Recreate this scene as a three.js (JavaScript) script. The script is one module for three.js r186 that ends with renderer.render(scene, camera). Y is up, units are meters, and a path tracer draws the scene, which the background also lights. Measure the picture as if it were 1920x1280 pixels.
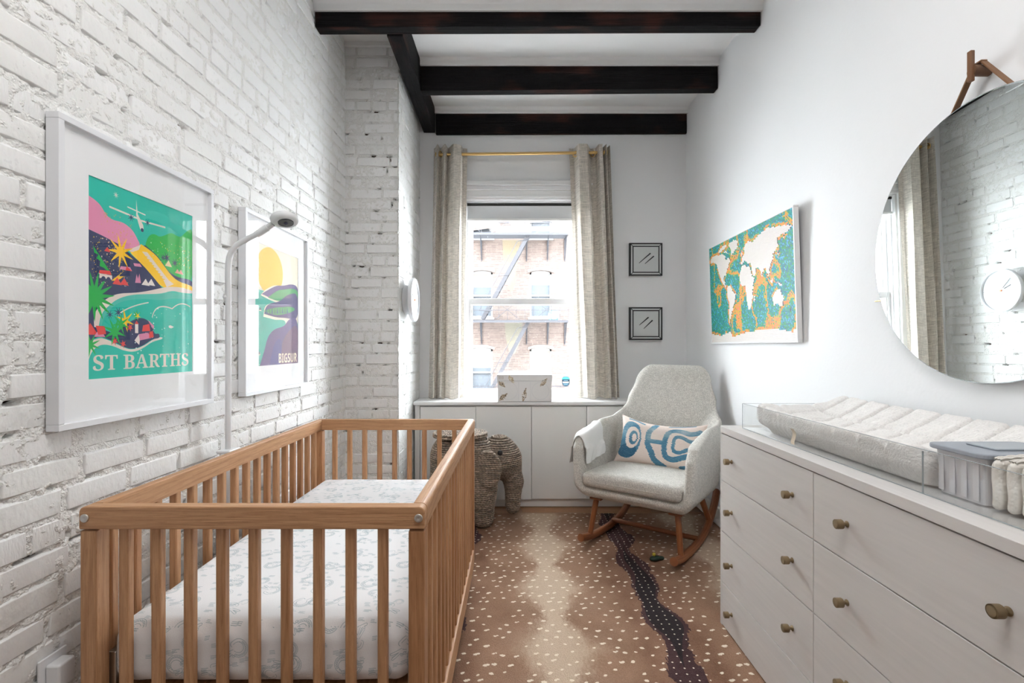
import * as THREE from 'three';
import { RoundedBoxGeometry } from 'three/addons/geometries/RoundedBoxGeometry.js';
import { mergeGeometries } from 'three/addons/utils/BufferGeometryUtils.js';
import { RectAreaLightUniformsLib } from 'three/addons/lights/RectAreaLightUniformsLib.js';

// ---------------------------------------------------------------- camera, sky, exposure
const scene = new THREE.Scene();
const CAM_Y = 1.21;
const camera = new THREE.PerspectiveCamera(2 * Math.atan(640 / 930) * 180 / Math.PI, 1.5, 0.05, 200);
camera.position.set(0, CAM_Y, 0);
camera.lookAt(0, CAM_Y, -10);
camera.setViewOffset(1920, 1280, -8, -8, 1920, 1280);
const renderer = new THREE.WebGLRenderer({ antialias: true });
renderer.toneMapping = THREE.LinearToneMapping;
renderer.toneMappingExposure = 1.78;
renderer.shadowMap.enabled = true;
RectAreaLightUniformsLib.init();
const SKY = new THREE.Color(0.9, 0.96, 1.0).multiplyScalar(17.5);          // even bright overcast
scene.background = SKY;

// ---------------------------------------------------------------- helpers
let seedState = 12345;
const rnd = () => { seedState = (seedState + 0x6d2b79f5) | 0; let t = Math.imul(seedState ^ (seedState >>> 15), 1 | seedState); t = (t + Math.imul(t ^ (t >>> 7), 61 | t)) ^ t; return ((t ^ (t >>> 14)) >>> 0) / 4294967296; };
const rr = (a, b) => a + (b - a) * rnd();
const seedTo = (n) => { seedState = n; };
const hash3 = (x, y, z) => { let h = Math.imul(x, 374761393) ^ Math.imul(y, 668265263) ^ Math.imul(z, 2147483647 ^ 0x5bd1e995); h = Math.imul(h ^ (h >>> 13), 1274126177); return ((h ^ (h >>> 16)) >>> 0) / 4294967296; };
const sm = (t) => t * t * (3 - 2 * t), mix = (a, b, t) => a + (b - a) * t, clamp = (x, a = 0, b = 1) => Math.min(b, Math.max(a, x));
const sstep = (a, b, x) => sm(clamp((x - a) / (b - a)));
function vnoise(x, y, z = 0, px = 0, py = 0) {        // value noise, optional period
  const xi = Math.floor(x), yi = Math.floor(y), zi = Math.floor(z), u = sm(x - xi), v = sm(y - yi), w = sm(z - zi);
  const m = (n, p) => (p ? ((n % p) + p) % p : n), x0 = m(xi, px), x1 = m(xi + 1, px), y0 = m(yi, py), y1 = m(yi + 1, py);
  const a = mix(mix(hash3(x0, y0, zi), hash3(x1, y0, zi), u), mix(hash3(x0, y1, zi), hash3(x1, y1, zi), u), v);
  if (w === 0) return a;
  return mix(a, mix(mix(hash3(x0, y0, zi + 1), hash3(x1, y0, zi + 1), u), mix(hash3(x0, y1, zi + 1), hash3(x1, y1, zi + 1), u), v), w);
}
const fbm = (x, y, z = 0, o = 4, px = 0, py = 0) => { let s = 0, a = 0.5, t = 0; for (let i = 0; i < o; i++) { s += a * vnoise(x, y, z + i * 17, px, py); t += a; a *= 0.5; x *= 2; y *= 2; px *= 2; py *= 2; } return s / t; };

const taken = new Map();
const numbered = (name) => { const n = taken.get(name) ?? 0; taken.set(name, n + 1); return n ? `${name}_${String(n).padStart(3, '0')}` : name; };
function tag(o, label, category, group) { o.userData.label = label; o.userData.category = category; if (group) o.userData.group = group; return o; }
function shade(o) { o.castShadow = true; o.receiveShadow = true; return o; }
function thing(name, label, category, [x, y, z] = [0, 0, 0], turn = 0, group) {
  const g = new THREE.Group(); g.name = numbered(name); g.position.set(x, y, z); g.rotation.y = turn; scene.add(g);
  return tag(g, label, category, group);
}
function part(parent, name, geo, mat, pos, rot) {
  const m = shade(new THREE.Mesh(geo, mat)); m.name = name;
  if (pos) m.position.set(...pos); if (rot) m.rotation.set(...rot);
  parent.add(m); return m;
}
function struct(name, geo, mat, pos) {
  const m = shade(new THREE.Mesh(geo, mat)); m.name = numbered(name); m.userData.kind = 'structure'; if (pos) m.position.set(...pos); scene.add(m); return m;
}
function structGroup(name) { const g = new THREE.Group(); g.name = numbered(name); g.userData.kind = 'structure'; scene.add(g); return g; }
const clean = (g) => { const q = g.index ? g.toNonIndexed() : g; for (const k of Object.keys(q.attributes)) if (!['position', 'normal', 'uv'].includes(k)) q.deleteAttribute(k); return q; };
const merge = (list) => mergeGeometries(list.map(clean), false);
function boxUV(g, s = 1, ou = 0, ov = 0, long = null) {      // uv in metres by the way a face points; long: axis that u follows
  const p = g.attributes.position, n = g.attributes.normal, uv = new Float32Array(p.count * 2);
  for (let i = 0; i < p.count; i++) {
    const c = [p.getX(i), p.getY(i), p.getZ(i)], a = [Math.abs(n.getX(i)), Math.abs(n.getY(i)), Math.abs(n.getZ(i))];
    const k = a[0] >= a[1] && a[0] >= a[2] ? 0 : a[1] >= a[2] ? 1 : 2;
    let [U, V] = k === 0 ? [2, 1] : k === 1 ? [0, 2] : [0, 1];
    if (long !== null && V === long) [U, V] = [V, U];
    uv[2 * i] = c[U] * s + ou; uv[2 * i + 1] = c[V] * s + ov + (long !== null ? k * 0.31 : 0);
  }
  g.setAttribute('uv', new THREE.BufferAttribute(uv, 2)); return g;
}
function triUV(g0, s = 1, ou = 0, ov = 0) {             // as boxUV, but one way of pointing for each whole triangle
  const g = g0.toNonIndexed(), p = g.attributes.position, n = g.attributes.normal, uv = new Float32Array(p.count * 2);
  for (let i = 0; i < p.count; i += 3) {
    const a = [0, 0, 0]; for (let j = i; j < i + 3; j++) { a[0] += n.getX(j); a[1] += n.getY(j); a[2] += n.getZ(j); }
    const [x, y, z] = a.map(Math.abs), [U, V] = x >= y && x >= z ? [2, 1] : y >= z ? [0, 2] : [0, 1];
    for (let j = i; j < i + 3; j++) { const c = [p.getX(j), p.getY(j), p.getZ(j)]; uv[2 * j] = c[U] * s + ou; uv[2 * j + 1] = c[V] * s + ov; }
  }
  g.setAttribute('uv', new THREE.BufferAttribute(uv, 2)); return g;
}
const box = (w, h, d, x = 0, y = 0, z = 0) => boxUV(new THREE.BoxGeometry(w, h, d).translate(x, y, z));
const span = (x0, x1, y0, y1, z0, z1) => box(Math.abs(x1 - x0), Math.abs(y1 - y0), Math.abs(z1 - z0), (x0 + x1) / 2, (y0 + y1) / 2, (z0 + z1) / 2);
const rbox = (w, h, d, r, x = 0, y = 0, z = 0, seg = 2) => boxUV(clean(new RoundedBoxGeometry(w, h, d, seg, r)).translate(x, y, z));
const rspan = (x0, x1, y0, y1, z0, z1, r, seg = 2) => rbox(Math.abs(x1 - x0), Math.abs(y1 - y0), Math.abs(z1 - z0), r, (x0 + x1) / 2, (y0 + y1) / 2, (z0 + z1) / 2, seg);
const woodBox = (w, h, d, r, seg = 2) => { const long = w >= h && w >= d ? 0 : h >= d ? 1 : 2; return boxUV(clean(new RoundedBoxGeometry(w, h, d, seg, r)), 1, rnd() * 3, rnd() * 3, long); };
function cylBetween(a, b, r0, r1 = r0, seg = 16) {
  const A = new THREE.Vector3(...a), B = new THREE.Vector3(...b), d = B.clone().sub(A), g = new THREE.CylinderGeometry(r1, r0, d.length(), seg, 1);
  const uv = g.attributes.uv; for (let i = 0; i < uv.count; i++) uv.setXY(i, uv.getY(i) * d.length(), uv.getX(i) * 6.28 * Math.max(r0, r1));
  g.applyQuaternion(new THREE.Quaternion().setFromUnitVectors(new THREE.Vector3(0, 1, 0), d.normalize()));
  return g.translate((A.x + B.x) / 2, (A.y + B.y) / 2, (A.z + B.z) / 2);
}
function tube(points, r, seg = 60, rad = 12, closed = false) { const c = new THREE.CatmullRomCurve3(points.map((p) => new THREE.Vector3(...p)), closed); const g = new THREE.TubeGeometry(c, seg, r, rad, closed), L = c.getLength(), uv = g.attributes.uv; for (let i = 0; i < uv.count; i++) uv.setXY(i, uv.getX(i) * L, uv.getY(i) * 6.28 * r); return g; }
function grid(nu, nv, f, uvf) {                        // f(i/nu, j/nv) -> [x,y,z]
  const P = [], U = [], I = [];
  for (let j = 0; j <= nv; j++) for (let i = 0; i <= nu; i++) { const u = i / nu, v = j / nv; P.push(...f(u, v)); U.push(...(uvf ? uvf(u, v) : [u, v])); }
  for (let j = 0; j < nv; j++) for (let i = 0; i < nu; i++) { const a = j * (nu + 1) + i, b = a + 1, c = a + nu + 1, d = c + 1; I.push(a, b, d, a, d, c); }
  const g = new THREE.BufferGeometry(); g.setAttribute('position', new THREE.Float32BufferAttribute(P, 3)); g.setAttribute('uv', new THREE.Float32BufferAttribute(U, 2)); g.setIndex(I); g.computeVertexNormals(); return g;
}
// naive surface nets over a distance field
function netMesh(sdf, [x0, y0, z0], [x1, y1, z1], cell) {
  const nx = Math.ceil((x1 - x0) / cell) + 1, ny = Math.ceil((y1 - y0) / cell) + 1, nz = Math.ceil((z1 - z0) / cell) + 1, F = new Float32Array(nx * ny * nz), at = (i, j, k) => (k * ny + j) * nx + i;
  for (let k = 0; k < nz; k++) for (let j = 0; j < ny; j++) for (let i = 0; i < nx; i++) F[at(i, j, k)] = sdf(x0 + i * cell, y0 + j * cell, z0 + k * cell);
  const id = new Int32Array(nx * ny * nz).fill(-1), P = [], I = [];
  const E = [[0, 1], [2, 3], [4, 5], [6, 7], [0, 2], [1, 3], [4, 6], [5, 7], [0, 4], [1, 5], [2, 6], [3, 7]];
  for (let k = 0; k < nz - 1; k++) for (let j = 0; j < ny - 1; j++) for (let i = 0; i < nx - 1; i++) {
    const v = []; let m = 0; for (let c = 0; c < 8; c++) { v[c] = F[at(i + (c & 1), j + ((c >> 1) & 1), k + (c >> 2))]; if (v[c] < 0) m |= 1 << c; }
    if (m === 0 || m === 255) continue;
    let sx = 0, sy = 0, sz = 0, n = 0;
    for (const [a, b] of E) if ((v[a] < 0) !== (v[b] < 0)) { const t = v[a] / (v[a] - v[b]); sx += mix(a & 1, b & 1, t); sy += mix((a >> 1) & 1, (b >> 1) & 1, t); sz += mix(a >> 2, b >> 2, t); n++; }
    id[at(i, j, k)] = P.length / 3; P.push(x0 + (i + sx / n) * cell, y0 + (j + sy / n) * cell, z0 + (k + sz / n) * cell);
  }
  const quad = (a, b, c, d, flip) => { if (a < 0 || b < 0 || c < 0 || d < 0) return; flip ? I.push(a, c, b, a, d, c) : I.push(a, b, c, a, c, d); };
  for (let k = 1; k < nz - 1; k++) for (let j = 1; j < ny - 1; j++) for (let i = 1; i < nx - 1; i++) {
    const s = F[at(i, j, k)] < 0;
    if (s !== F[at(i + 1, j, k)] < 0) quad(id[at(i, j - 1, k - 1)], id[at(i, j, k - 1)], id[at(i, j, k)], id[at(i, j - 1, k)], !s);
    if (s !== F[at(i, j + 1, k)] < 0) quad(id[at(i - 1, j, k - 1)], id[at(i - 1, j, k)], id[at(i, j, k)], id[at(i, j, k - 1)], !s);
    if (s !== F[at(i, j, k + 1)] < 0) quad(id[at(i - 1, j - 1, k)], id[at(i, j - 1, k)], id[at(i, j, k)], id[at(i - 1, j, k)], !s);
  }
  const N = new Float32Array(P.length), e = cell * 0.5;
  for (let q = 0; q < P.length; q += 3) { const [x, y, z] = [P[q], P[q + 1], P[q + 2]]; let a = sdf(x + e, y, z) - sdf(x - e, y, z), b = sdf(x, y + e, z) - sdf(x, y - e, z), c = sdf(x, y, z + e) - sdf(x, y, z - e); const l = Math.hypot(a, b, c) || 1; N[q] = a / l; N[q + 1] = b / l; N[q + 2] = c / l; }
  const g = new THREE.BufferGeometry(); g.setAttribute('position', new THREE.Float32BufferAttribute(P, 3)); g.setAttribute('normal', new THREE.BufferAttribute(N, 3)); g.setIndex(I); return g;
}
const sdBox = (x, y, z, a, b, c, r) => { const p = Math.abs(x) - a + r, q = Math.abs(y) - b + r, s = Math.abs(z) - c + r; return Math.hypot(Math.max(p, 0), Math.max(q, 0), Math.max(s, 0)) + Math.min(Math.max(p, q, s), 0) - r; };
const smin = (a, b, k) => { const h = Math.max(k - Math.abs(a - b), 0) / k; return Math.min(a, b) - h * h * k * 0.25; };
const smax = (a, b, k) => -smin(-a, -b, k);
const capsule = (x, y, z, a, b, r0, r1) => { const bx = b[0] - a[0], by = b[1] - a[1], bz = b[2] - a[2], px = x - a[0], py = y - a[1], pz = z - a[2], t = clamp((px * bx + py * by + pz * bz) / (bx * bx + by * by + bz * bz)); return Math.hypot(px - bx * t, py - by * t, pz - bz * t) - mix(r0, r1, t); };

// ---------------------------------------------------------------- textures and materials
function dataTex(w, h, f, srgb = true, rep = [1, 1]) {         // f(u,v) -> [r,g,b] 0..1
  const d = new Uint8Array(w * h * 4);
  for (let j = 0; j < h; j++) for (let i = 0; i < w; i++) { const c = f((i + 0.5) / w, (j + 0.5) / h), o = (j * w + i) * 4; for (let k = 0; k < 3; k++) d[o + k] = clamp(Array.isArray(c) ? c[k] : c) * 255; d[o + 3] = 255; }
  const t = new THREE.DataTexture(d, w, h); t.magFilter = THREE.LinearFilter; t.minFilter = THREE.LinearMipmapLinearFilter; t.wrapS = t.wrapT = THREE.RepeatWrapping; t.repeat.set(...rep);
  if (srgb) t.colorSpace = THREE.SRGBColorSpace; t.needsUpdate = true; return t;
}
function canvasTex(w, h, draw) { const c = document.createElement('canvas'); c.width = w; c.height = h; draw(c.getContext('2d'), w, h); const t = new THREE.CanvasTexture(c); t.colorSpace = THREE.SRGBColorSpace; t.magFilter = THREE.LinearFilter; t.wrapS = t.wrapT = THREE.RepeatWrapping; return t; }
const withRep = (t, x, y) => { const c = t.clone(); c.repeat.set(x, y); c.needsUpdate = true; return c; };
const std = (o) => new THREE.MeshStandardMaterial(o), phys = (o) => new THREE.MeshPhysicalMaterial(o);
const lin = (r, g, b) => new THREE.Color().setRGB(r, g, b);
const M = {};
const bumpFine = dataTex(512, 512, (u, v) => fbm(u * 64, v * 64, 3, 3, 64, 64), false);
const bumpPlaster = dataTex(512, 512, (u, v) => 0.6 * fbm(u * 8, v * 8, 1, 4, 8, 8) + 0.4 * fbm(u * 48, v * 48, 9, 2, 48, 48), false);
M.wall = std({ color: lin(0.86, 0.868, 0.88), roughness: 0.75, bumpMap: withRep(bumpPlaster, 2, 2), bumpScale: 0.0006 });
M.ceiling = std({ color: lin(0.89, 0.89, 0.89), roughness: 0.8, bumpMap: withRep(bumpPlaster, 2, 2), bumpScale: 0.0006 });
const brickMap = dataTex(512, 512, (u, v) => { const a = fbm(u * 6, v * 6, 5, 4, 6, 6), b = fbm(u * 40, v * 40, 8, 3, 40, 40), c = b > 0.72 && a > 0.55 ? 0.965 : 1; const s = (0.94 + 0.03 * (a - 0.5)) * c; return [s * 0.997, s * 0.999, s * 0.998]; });
const brickBump = dataTex(512, 512, (u, v) => 0.55 * fbm(u * 10, v * 10, 2, 5, 10, 10) + 0.45 * fbm(u * 50, v * 20, 6, 3, 50, 20), false);
M.brick = std({ map: withRep(brickMap, 2, 2), roughness: 0.62, bumpMap: withRep(brickBump, 3, 3), bumpScale: 0.0022 });
M.brick2 = std({ map: withRep(brickMap, 2.3, 1.7), color: lin(0.97, 0.97, 0.96), roughness: 0.62, bumpMap: withRep(brickBump, 2.6, 3.1), bumpScale: 0.003 });
M.mortar = std({ map: withRep(brickMap, 3, 3), color: lin(0.95, 0.945, 0.925), roughness: 0.8, bumpMap: withRep(bumpPlaster, 5, 5), bumpScale: 0.009 });
M.whiteTrim = std({ color: lin(0.86, 0.86, 0.86), roughness: 0.38 });
M.whiteFrame = std({ color: lin(0.82, 0.835, 0.865), roughness: 0.35 });
M.cabinet = std({ color: lin(0.87, 0.868, 0.855), roughness: 0.45, bumpMap: withRep(bumpFine, 2, 2), bumpScale: 0.0003 });
M.dark = std({ color: lin(0.015, 0.014, 0.014), roughness: 0.6 });
const beamMap = dataTex(1024, 256, (u, v) => { const s = fbm(u * 6, v * 40, 4, 4, 6, 40), p = fbm(u * 5, v * 3, 7, 3, 5, 3), r = clamp((p - 0.52) * 5) * (0.4 + s * 0.6); return [0.060 + 0.19 * r + 0.05 * (s - 0.5), 0.055 + 0.08 * r + 0.04 * (s - 0.5), 0.060 + 0.045 * r + 0.04 * (s - 0.5)]; });
const beamBump = dataTex(1024, 256, (u, v) => fbm(u * 8, v * 60, 14, 4, 8, 60), false);
M.beam = phys({ map: withRep(beamMap, 0.8, 3), specularIntensity: 0.35, roughness: 0.75, bumpMap: withRep(beamBump, 0.8, 3), bumpScale: 0.004 });
function oakTex(base, dark, seed) {
  return dataTex(1024, 512, (u, v) => {
    const w = v + 0.035 * Math.sin(u * 6.283) * 0.5 + 0.05 * (fbm(u * 3, v * 4, seed, 2, 3, 4) - 0.5);
    const ring = 0.5 + 0.5 * Math.sin((w * 24 + 3 * fbm(u * 2, v * 3, seed + 3, 3, 2, 3)) * 6.283), fibre = fbm(u * 20, v * 160, seed + 5, 3, 20, 160), pore = fbm(u * 40, v * 300, seed + 9, 2, 40, 300) > 0.68 ? 0.2 : 0;
    const t = clamp(0.24 * Math.pow(ring, 3) * (0.4 + 1.2 * fbm(u * 4, v * 7, seed + 13, 2, 4, 7)) + 0.62 * (fibre - 0.30) + pore); return [mix(base[0], dark[0], t), mix(base[1], dark[1], t), mix(base[2], dark[2], t)];
  });
}
const oak1 = oakTex([0.77, 0.595, 0.44], [0.59, 0.41, 0.265], 3), oak2 = oakTex([0.71, 0.525, 0.37], [0.535, 0.35, 0.215], 31), woodBump = dataTex(512, 512, (u, v) => fbm(u * 12, v * 128, 5, 3, 12, 128), false);
const oakMat = (t, c = [1, 1, 1]) => std({ map: withRep(t, 0.9, 2.2), color: lin(...c), roughness: 0.48, bumpMap: withRep(woodBump, 1, 3), bumpScale: 0.0006 });
M.oak = oakMat(oak1); M.oakB = oakMat(oak2); M.oakC = oakMat(oak1, [0.86, 0.82, 0.78]);
M.walnut = std({ map: withRep(oakTex([0.575, 0.345, 0.20], [0.37, 0.195, 0.095], 77), 1, 3), roughness: 0.42, bumpMap: withRep(woodBump, 1, 3), bumpScale: 0.0004 });
M.brass = std({ color: lin(0.62, 0.42, 0.17), metalness: 1, roughness: 0.32 });
M.knob = std({ color: lin(0.28, 0.21, 0.125), metalness: 1, roughness: 0.42, bumpMap: withRep(bumpFine, 8, 8), bumpScale: 0.0004 });
M.steel = std({ color: lin(0.6, 0.59, 0.57), metalness: 1, roughness: 0.35 });
M.black = std({ color: lin(0.012, 0.012, 0.014), roughness: 0.5 });
M.paper = std({ color: lin(0.89, 0.90, 0.915), roughness: 0.9 });
M.glass = phys({ color: lin(1, 1, 1), roughness: 0.02, transmission: 1, thickness: 0, ior: 1.5 });
M.plastic = std({ color: lin(0.80, 0.81, 0.83), roughness: 0.3 });
M.plasticDark = std({ color: lin(0.01, 0.01, 0.014), roughness: 0.15 });
M.rawBrick = std({ color: lin(0.17, 0.095, 0.07), roughness: 1 });

// ---------------------------------------------------------------- the room
const XL = -1.12, XR = 1.36, ZF = -3.97, ZB = 2.6, HC = 3.2;
const Y = (d) => CAM_Y + d;                       // heights measured from the eye
{ // floor boards: shown as a strip before the cabinet
  const f = structGroup('floor');
  part(f, 'subfloor', span(XL - 0.2, XR + 0.2, -0.2, -0.022, ZF - 0.3, ZB + 0.2), std({ color: lin(0.2, 0.14, 0.1), roughness: 0.8 }));
  seedTo(5); let z = -3.74;
  const fm = [oakMat(oakTex([0.64, 0.50, 0.39], [0.50, 0.37, 0.27], 41)), oakMat(oak1, [0.72, 0.7, 0.68]), oakMat(oak2, [0.85, 0.85, 0.85])];
  for (let r = 0; r < 3; r++, z += 0.085) { let x = XL + 0.33; while (x < XR) { const L = Math.min(rr(0.5, 1.0), XR - x); part(f, 'plank', boxUV(clean(new RoundedBoxGeometry(L - 0.002, 0.02, 0.083, 1, 0.0015)), 1, rnd(), rnd(), 0), fm[Math.floor(rnd() * 3)], [x + L / 2, -0.011, z]); x += L; } }
  part(f, 'board_field', span(XL, XR, -0.022, -0.004, -3.52, ZB), fm[0]);
}
{ // ceiling in bays between the beams
  const c = structGroup('ceiling');
  part(c, 'ceiling_slab', span(XL - 0.2, XR + 0.2, HC, HC + 0.2, ZF - 0.3, ZB + 0.2), M.ceiling);
  const bay = (x0, x1, y, z0, z1) => part(c, 'ceiling_panel', span(x0, x1, Y(y), HC, z0, z1), M.ceiling);
  bay(XL, XR, 1.905, -2.75, ZB); bay(-0.66, XR, 1.925, -3.337, -2.82); bay(XL, -0.66, 1.985, ZF, -2.82); bay(-0.66, XR, 1.885, ZF, -3.4);
  const cove = (x0, x1, y0, h, z) => { const s = new THREE.Shape(); s.moveTo(0, 0); s.lineTo(0, h + 0.03); s.lineTo(0.05, h + 0.03); s.quadraticCurveTo(0.018, h + 0.012, 0.016, h); s.lineTo(0.016, 0.003); s.lineTo(0.013, 0); s.closePath(); const g = new THREE.ExtrudeGeometry(s, { depth: x1 - x0, bevelEnabled: false, curveSegments: 6 }); g.rotateY(-Math.PI / 2); g.translate(x1, 0, 0); part(structGroup('trim_' + (++coveN)), 'moulding', boxUV(clean(g)), M.whiteTrim, [0, Y(y0), z]); };
  let coveN = 0;
  cove(XL, XR, 1.850, 0.032, -2.75); cove(-0.645, XR, 1.880, 0.028, -3.337); cove(-0.645, XR, 1.842, 0.022, -3.94); cove(XL, -0.77, 1.953, 0.03, -3.25);
}
{ // black timber beams
  seedTo(77);
  const b = (label, x0, x1, y0, z0, z1, tilt = 0, pitch = 0) => {
    const L = Math.max(x1 - x0, z1 - z0), alongX = x1 - x0 > z1 - z0, h = 0.2, g = clean(new RoundedBoxGeometry(x1 - x0, h, z1 - z0, 3, 0.006));
    const gg = boxUV(g, 1, rnd() * 2, rnd() * 2, alongX ? 0 : 2);
    const o = shade(new THREE.Mesh(gg, M.beam)); o.name = numbered('ceiling_beam'); o.position.set((x0 + x1) / 2, Y(y0) + h / 2, (z0 + z1) / 2); o.rotation.z = tilt; o.rotation.x = pitch; scene.add(o); tag(o, label, 'beam', 'ceiling beams');
  };
  b('long black timber beam running from the brick wall to the white wall', XL + 0.002, XR - 0.004, 1.772, -2.823, -2.752, 0.004);
  b('black timber beam with reddish patches, middle one of the three parallel beams', -0.645, XR - 0.004, 1.722, -3.405, -3.337, 0.008);
  b('black timber beam close above the curtain rod', -0.64, XR - 0.004, 1.684, -3.968, -3.942, 0.004);
  b('short black timber joist resting along the brick pier, carrying the other beams', -0.738, -0.646, 1.729, ZF + 0.006, -2.83, 0, -0.058);
}
{ // far wall with the window opening, right wall, wall behind
  const w = structGroup('wall_far'), t = 0.3, ox0 = -0.42, ox1 = 0.505, oy0 = Y(-0.45), oy1 = Y(1.17);
  part(w, 'wall_panel', span(XL - 0.2, ox0, -0.2, HC, ZF - t, ZF), M.wall); part(w, 'wall_panel', span(ox1, XR + 0.2, -0.2, HC, ZF - t, ZF), M.wall);
  part(w, 'wall_panel', span(ox0, ox1, oy1, HC, ZF - t, ZF), M.wall); part(w, 'wall_panel', span(ox0, ox1, -0.2, oy0, ZF - t, ZF), M.wall);
  struct('wall_right', span(XR, XR + 0.2, -0.2, HC + 0.2, ZF - t, ZB + 0.2), M.wall);
  struct('wall_back', span(XL - 0.2, XR + 0.2, -0.2, HC + 0.2, ZB, ZB + 0.2), M.wall);
  struct('wall_backing_left', span(XL - 0.25, XL - 0.06, -0.2, HC + 0.2, ZF - t, ZB + 0.2), M.rawBrick);
  { const e = structGroup('wall_added_exterior'), q = std({ color: lin(0.30, 0.22, 0.18), roughness: 0.9 }), p = (...a) => part(e, 'added_facade_panel', span(...a), q); p(-14, XL - 0.25, -6, 13, ZF - t, ZF + 4); p(XR + 0.2, 14, -6, 13, ZF - t, ZF + 4); p(XL - 0.25, XR + 0.2, HC + 0.2, 13, ZF - t, ZF + 4); p(XL - 0.25, XR + 0.2, -6, -0.2, ZF - t, ZF + 4); }  // unseen storeys round the room, added to keep sky light off the opposite facade
  const bb = structGroup('baseboard_right'); part(bb, 'board', rspan(XR - 0.016, XR - 0.001, 0.012, 0.115, -3.69, -2.15, 0.004), M.whiteTrim); part(bb, 'cap', rspan(XR - 0.024, XR - 0.001, 0.115, 0.135, -3.69, -2.15, 0.005), M.whiteTrim);
}
// painted brickwork ------------------------------------------------------------------------------------------------
const brickVariants = [];
seedTo(99);
for (let k = 0; k < 12; k++) {                    // unit: 1 long (x), 1 high (y); depth in metres (z)
  const nu = 6, nv = 4, P = [], I = [], U = [], ex = 0.022, ey = 0.07, cr = rr(0.0, 0.5);
  const us = [0, ex, 0.35, 0.66, 1 - ex, 1], vs = [0, ey, 1 - ey, 1], back = -0.03;
  const rim = (u, v) => 0;
  for (let j = 0; j < nv; j++) for (let i = 0; i < nu; i++) {
    const edge = i === 0 || j === 0 || i === nu - 1 || j === nv - 1, corner = (i === 0 || i === nu - 1) && (j === 0 || j === nv - 1);
    const wob = 0.012 * (rnd() - 0.5), woby = 0.10 * (rnd() - 0.5);
    let x = us[i] - 0.5 + (i === 0 || i === nu - 1 ? wob * 1.5 : wob), y = vs[j] - 0.5 + (j === 0 || j === nv - 1 ? woby : 0);
    if (corner) { x *= 1 - 0.03 * rnd(); y *= 1 - 0.16 * rnd(); }
    P.push(x, y, edge ? -0.0035 - 0.0035 * rnd() - (corner ? 0.002 : 0) : 0.0025 * (rnd() - 0.5)); U.push(x * 0.21, y * 0.065);
  }
  for (let j = 0; j < nv - 1; j++) for (let i = 0; i < nu - 1; i++) { const a = j * nu + i; I.push(a, a + 1, a + nu + 1, a, a + nu + 1, a + nu); }
  const ring = []; for (let i = 0; i < nu; i++) ring.push(i); for (let j = 1; j < nv; j++) ring.push(j * nu + nu - 1); for (let i = nu - 2; i >= 0; i--) ring.push((nv - 1) * nu + i); for (let j = nv - 2; j > 0; j--) ring.push(j * nu);
  const base = P.length / 3; for (const r of ring) { P.push(P[r * 3] * 1.0, P[r * 3 + 1], back); U.push(U[r * 2] + 0.01, U[r * 2 + 1] + 0.03); }
  ring.forEach((r, q) => { const s = ring[(q + 1) % ring.length], c = base + q, d = base + (q + 1) % ring.length; I.push(r, c, d, r, d, s); });
  const g = new THREE.BufferGeometry(); g.setAttribute('position', new THREE.Float32BufferAttribute(P, 3)); g.setAttribute('uv', new THREE.Float32BufferAttribute(U, 2)); g.setIndex(I);
  const o = U.length / 2; for (let q = 0; q < o; q++) g.attributes.uv.setXY(q, g.attributes.uv.getX(q) + k * 0.37, g.attributes.uv.getY(q) + k * 0.21);
  g.computeVertexNormals(); brickVariants.push(g);
}
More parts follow.
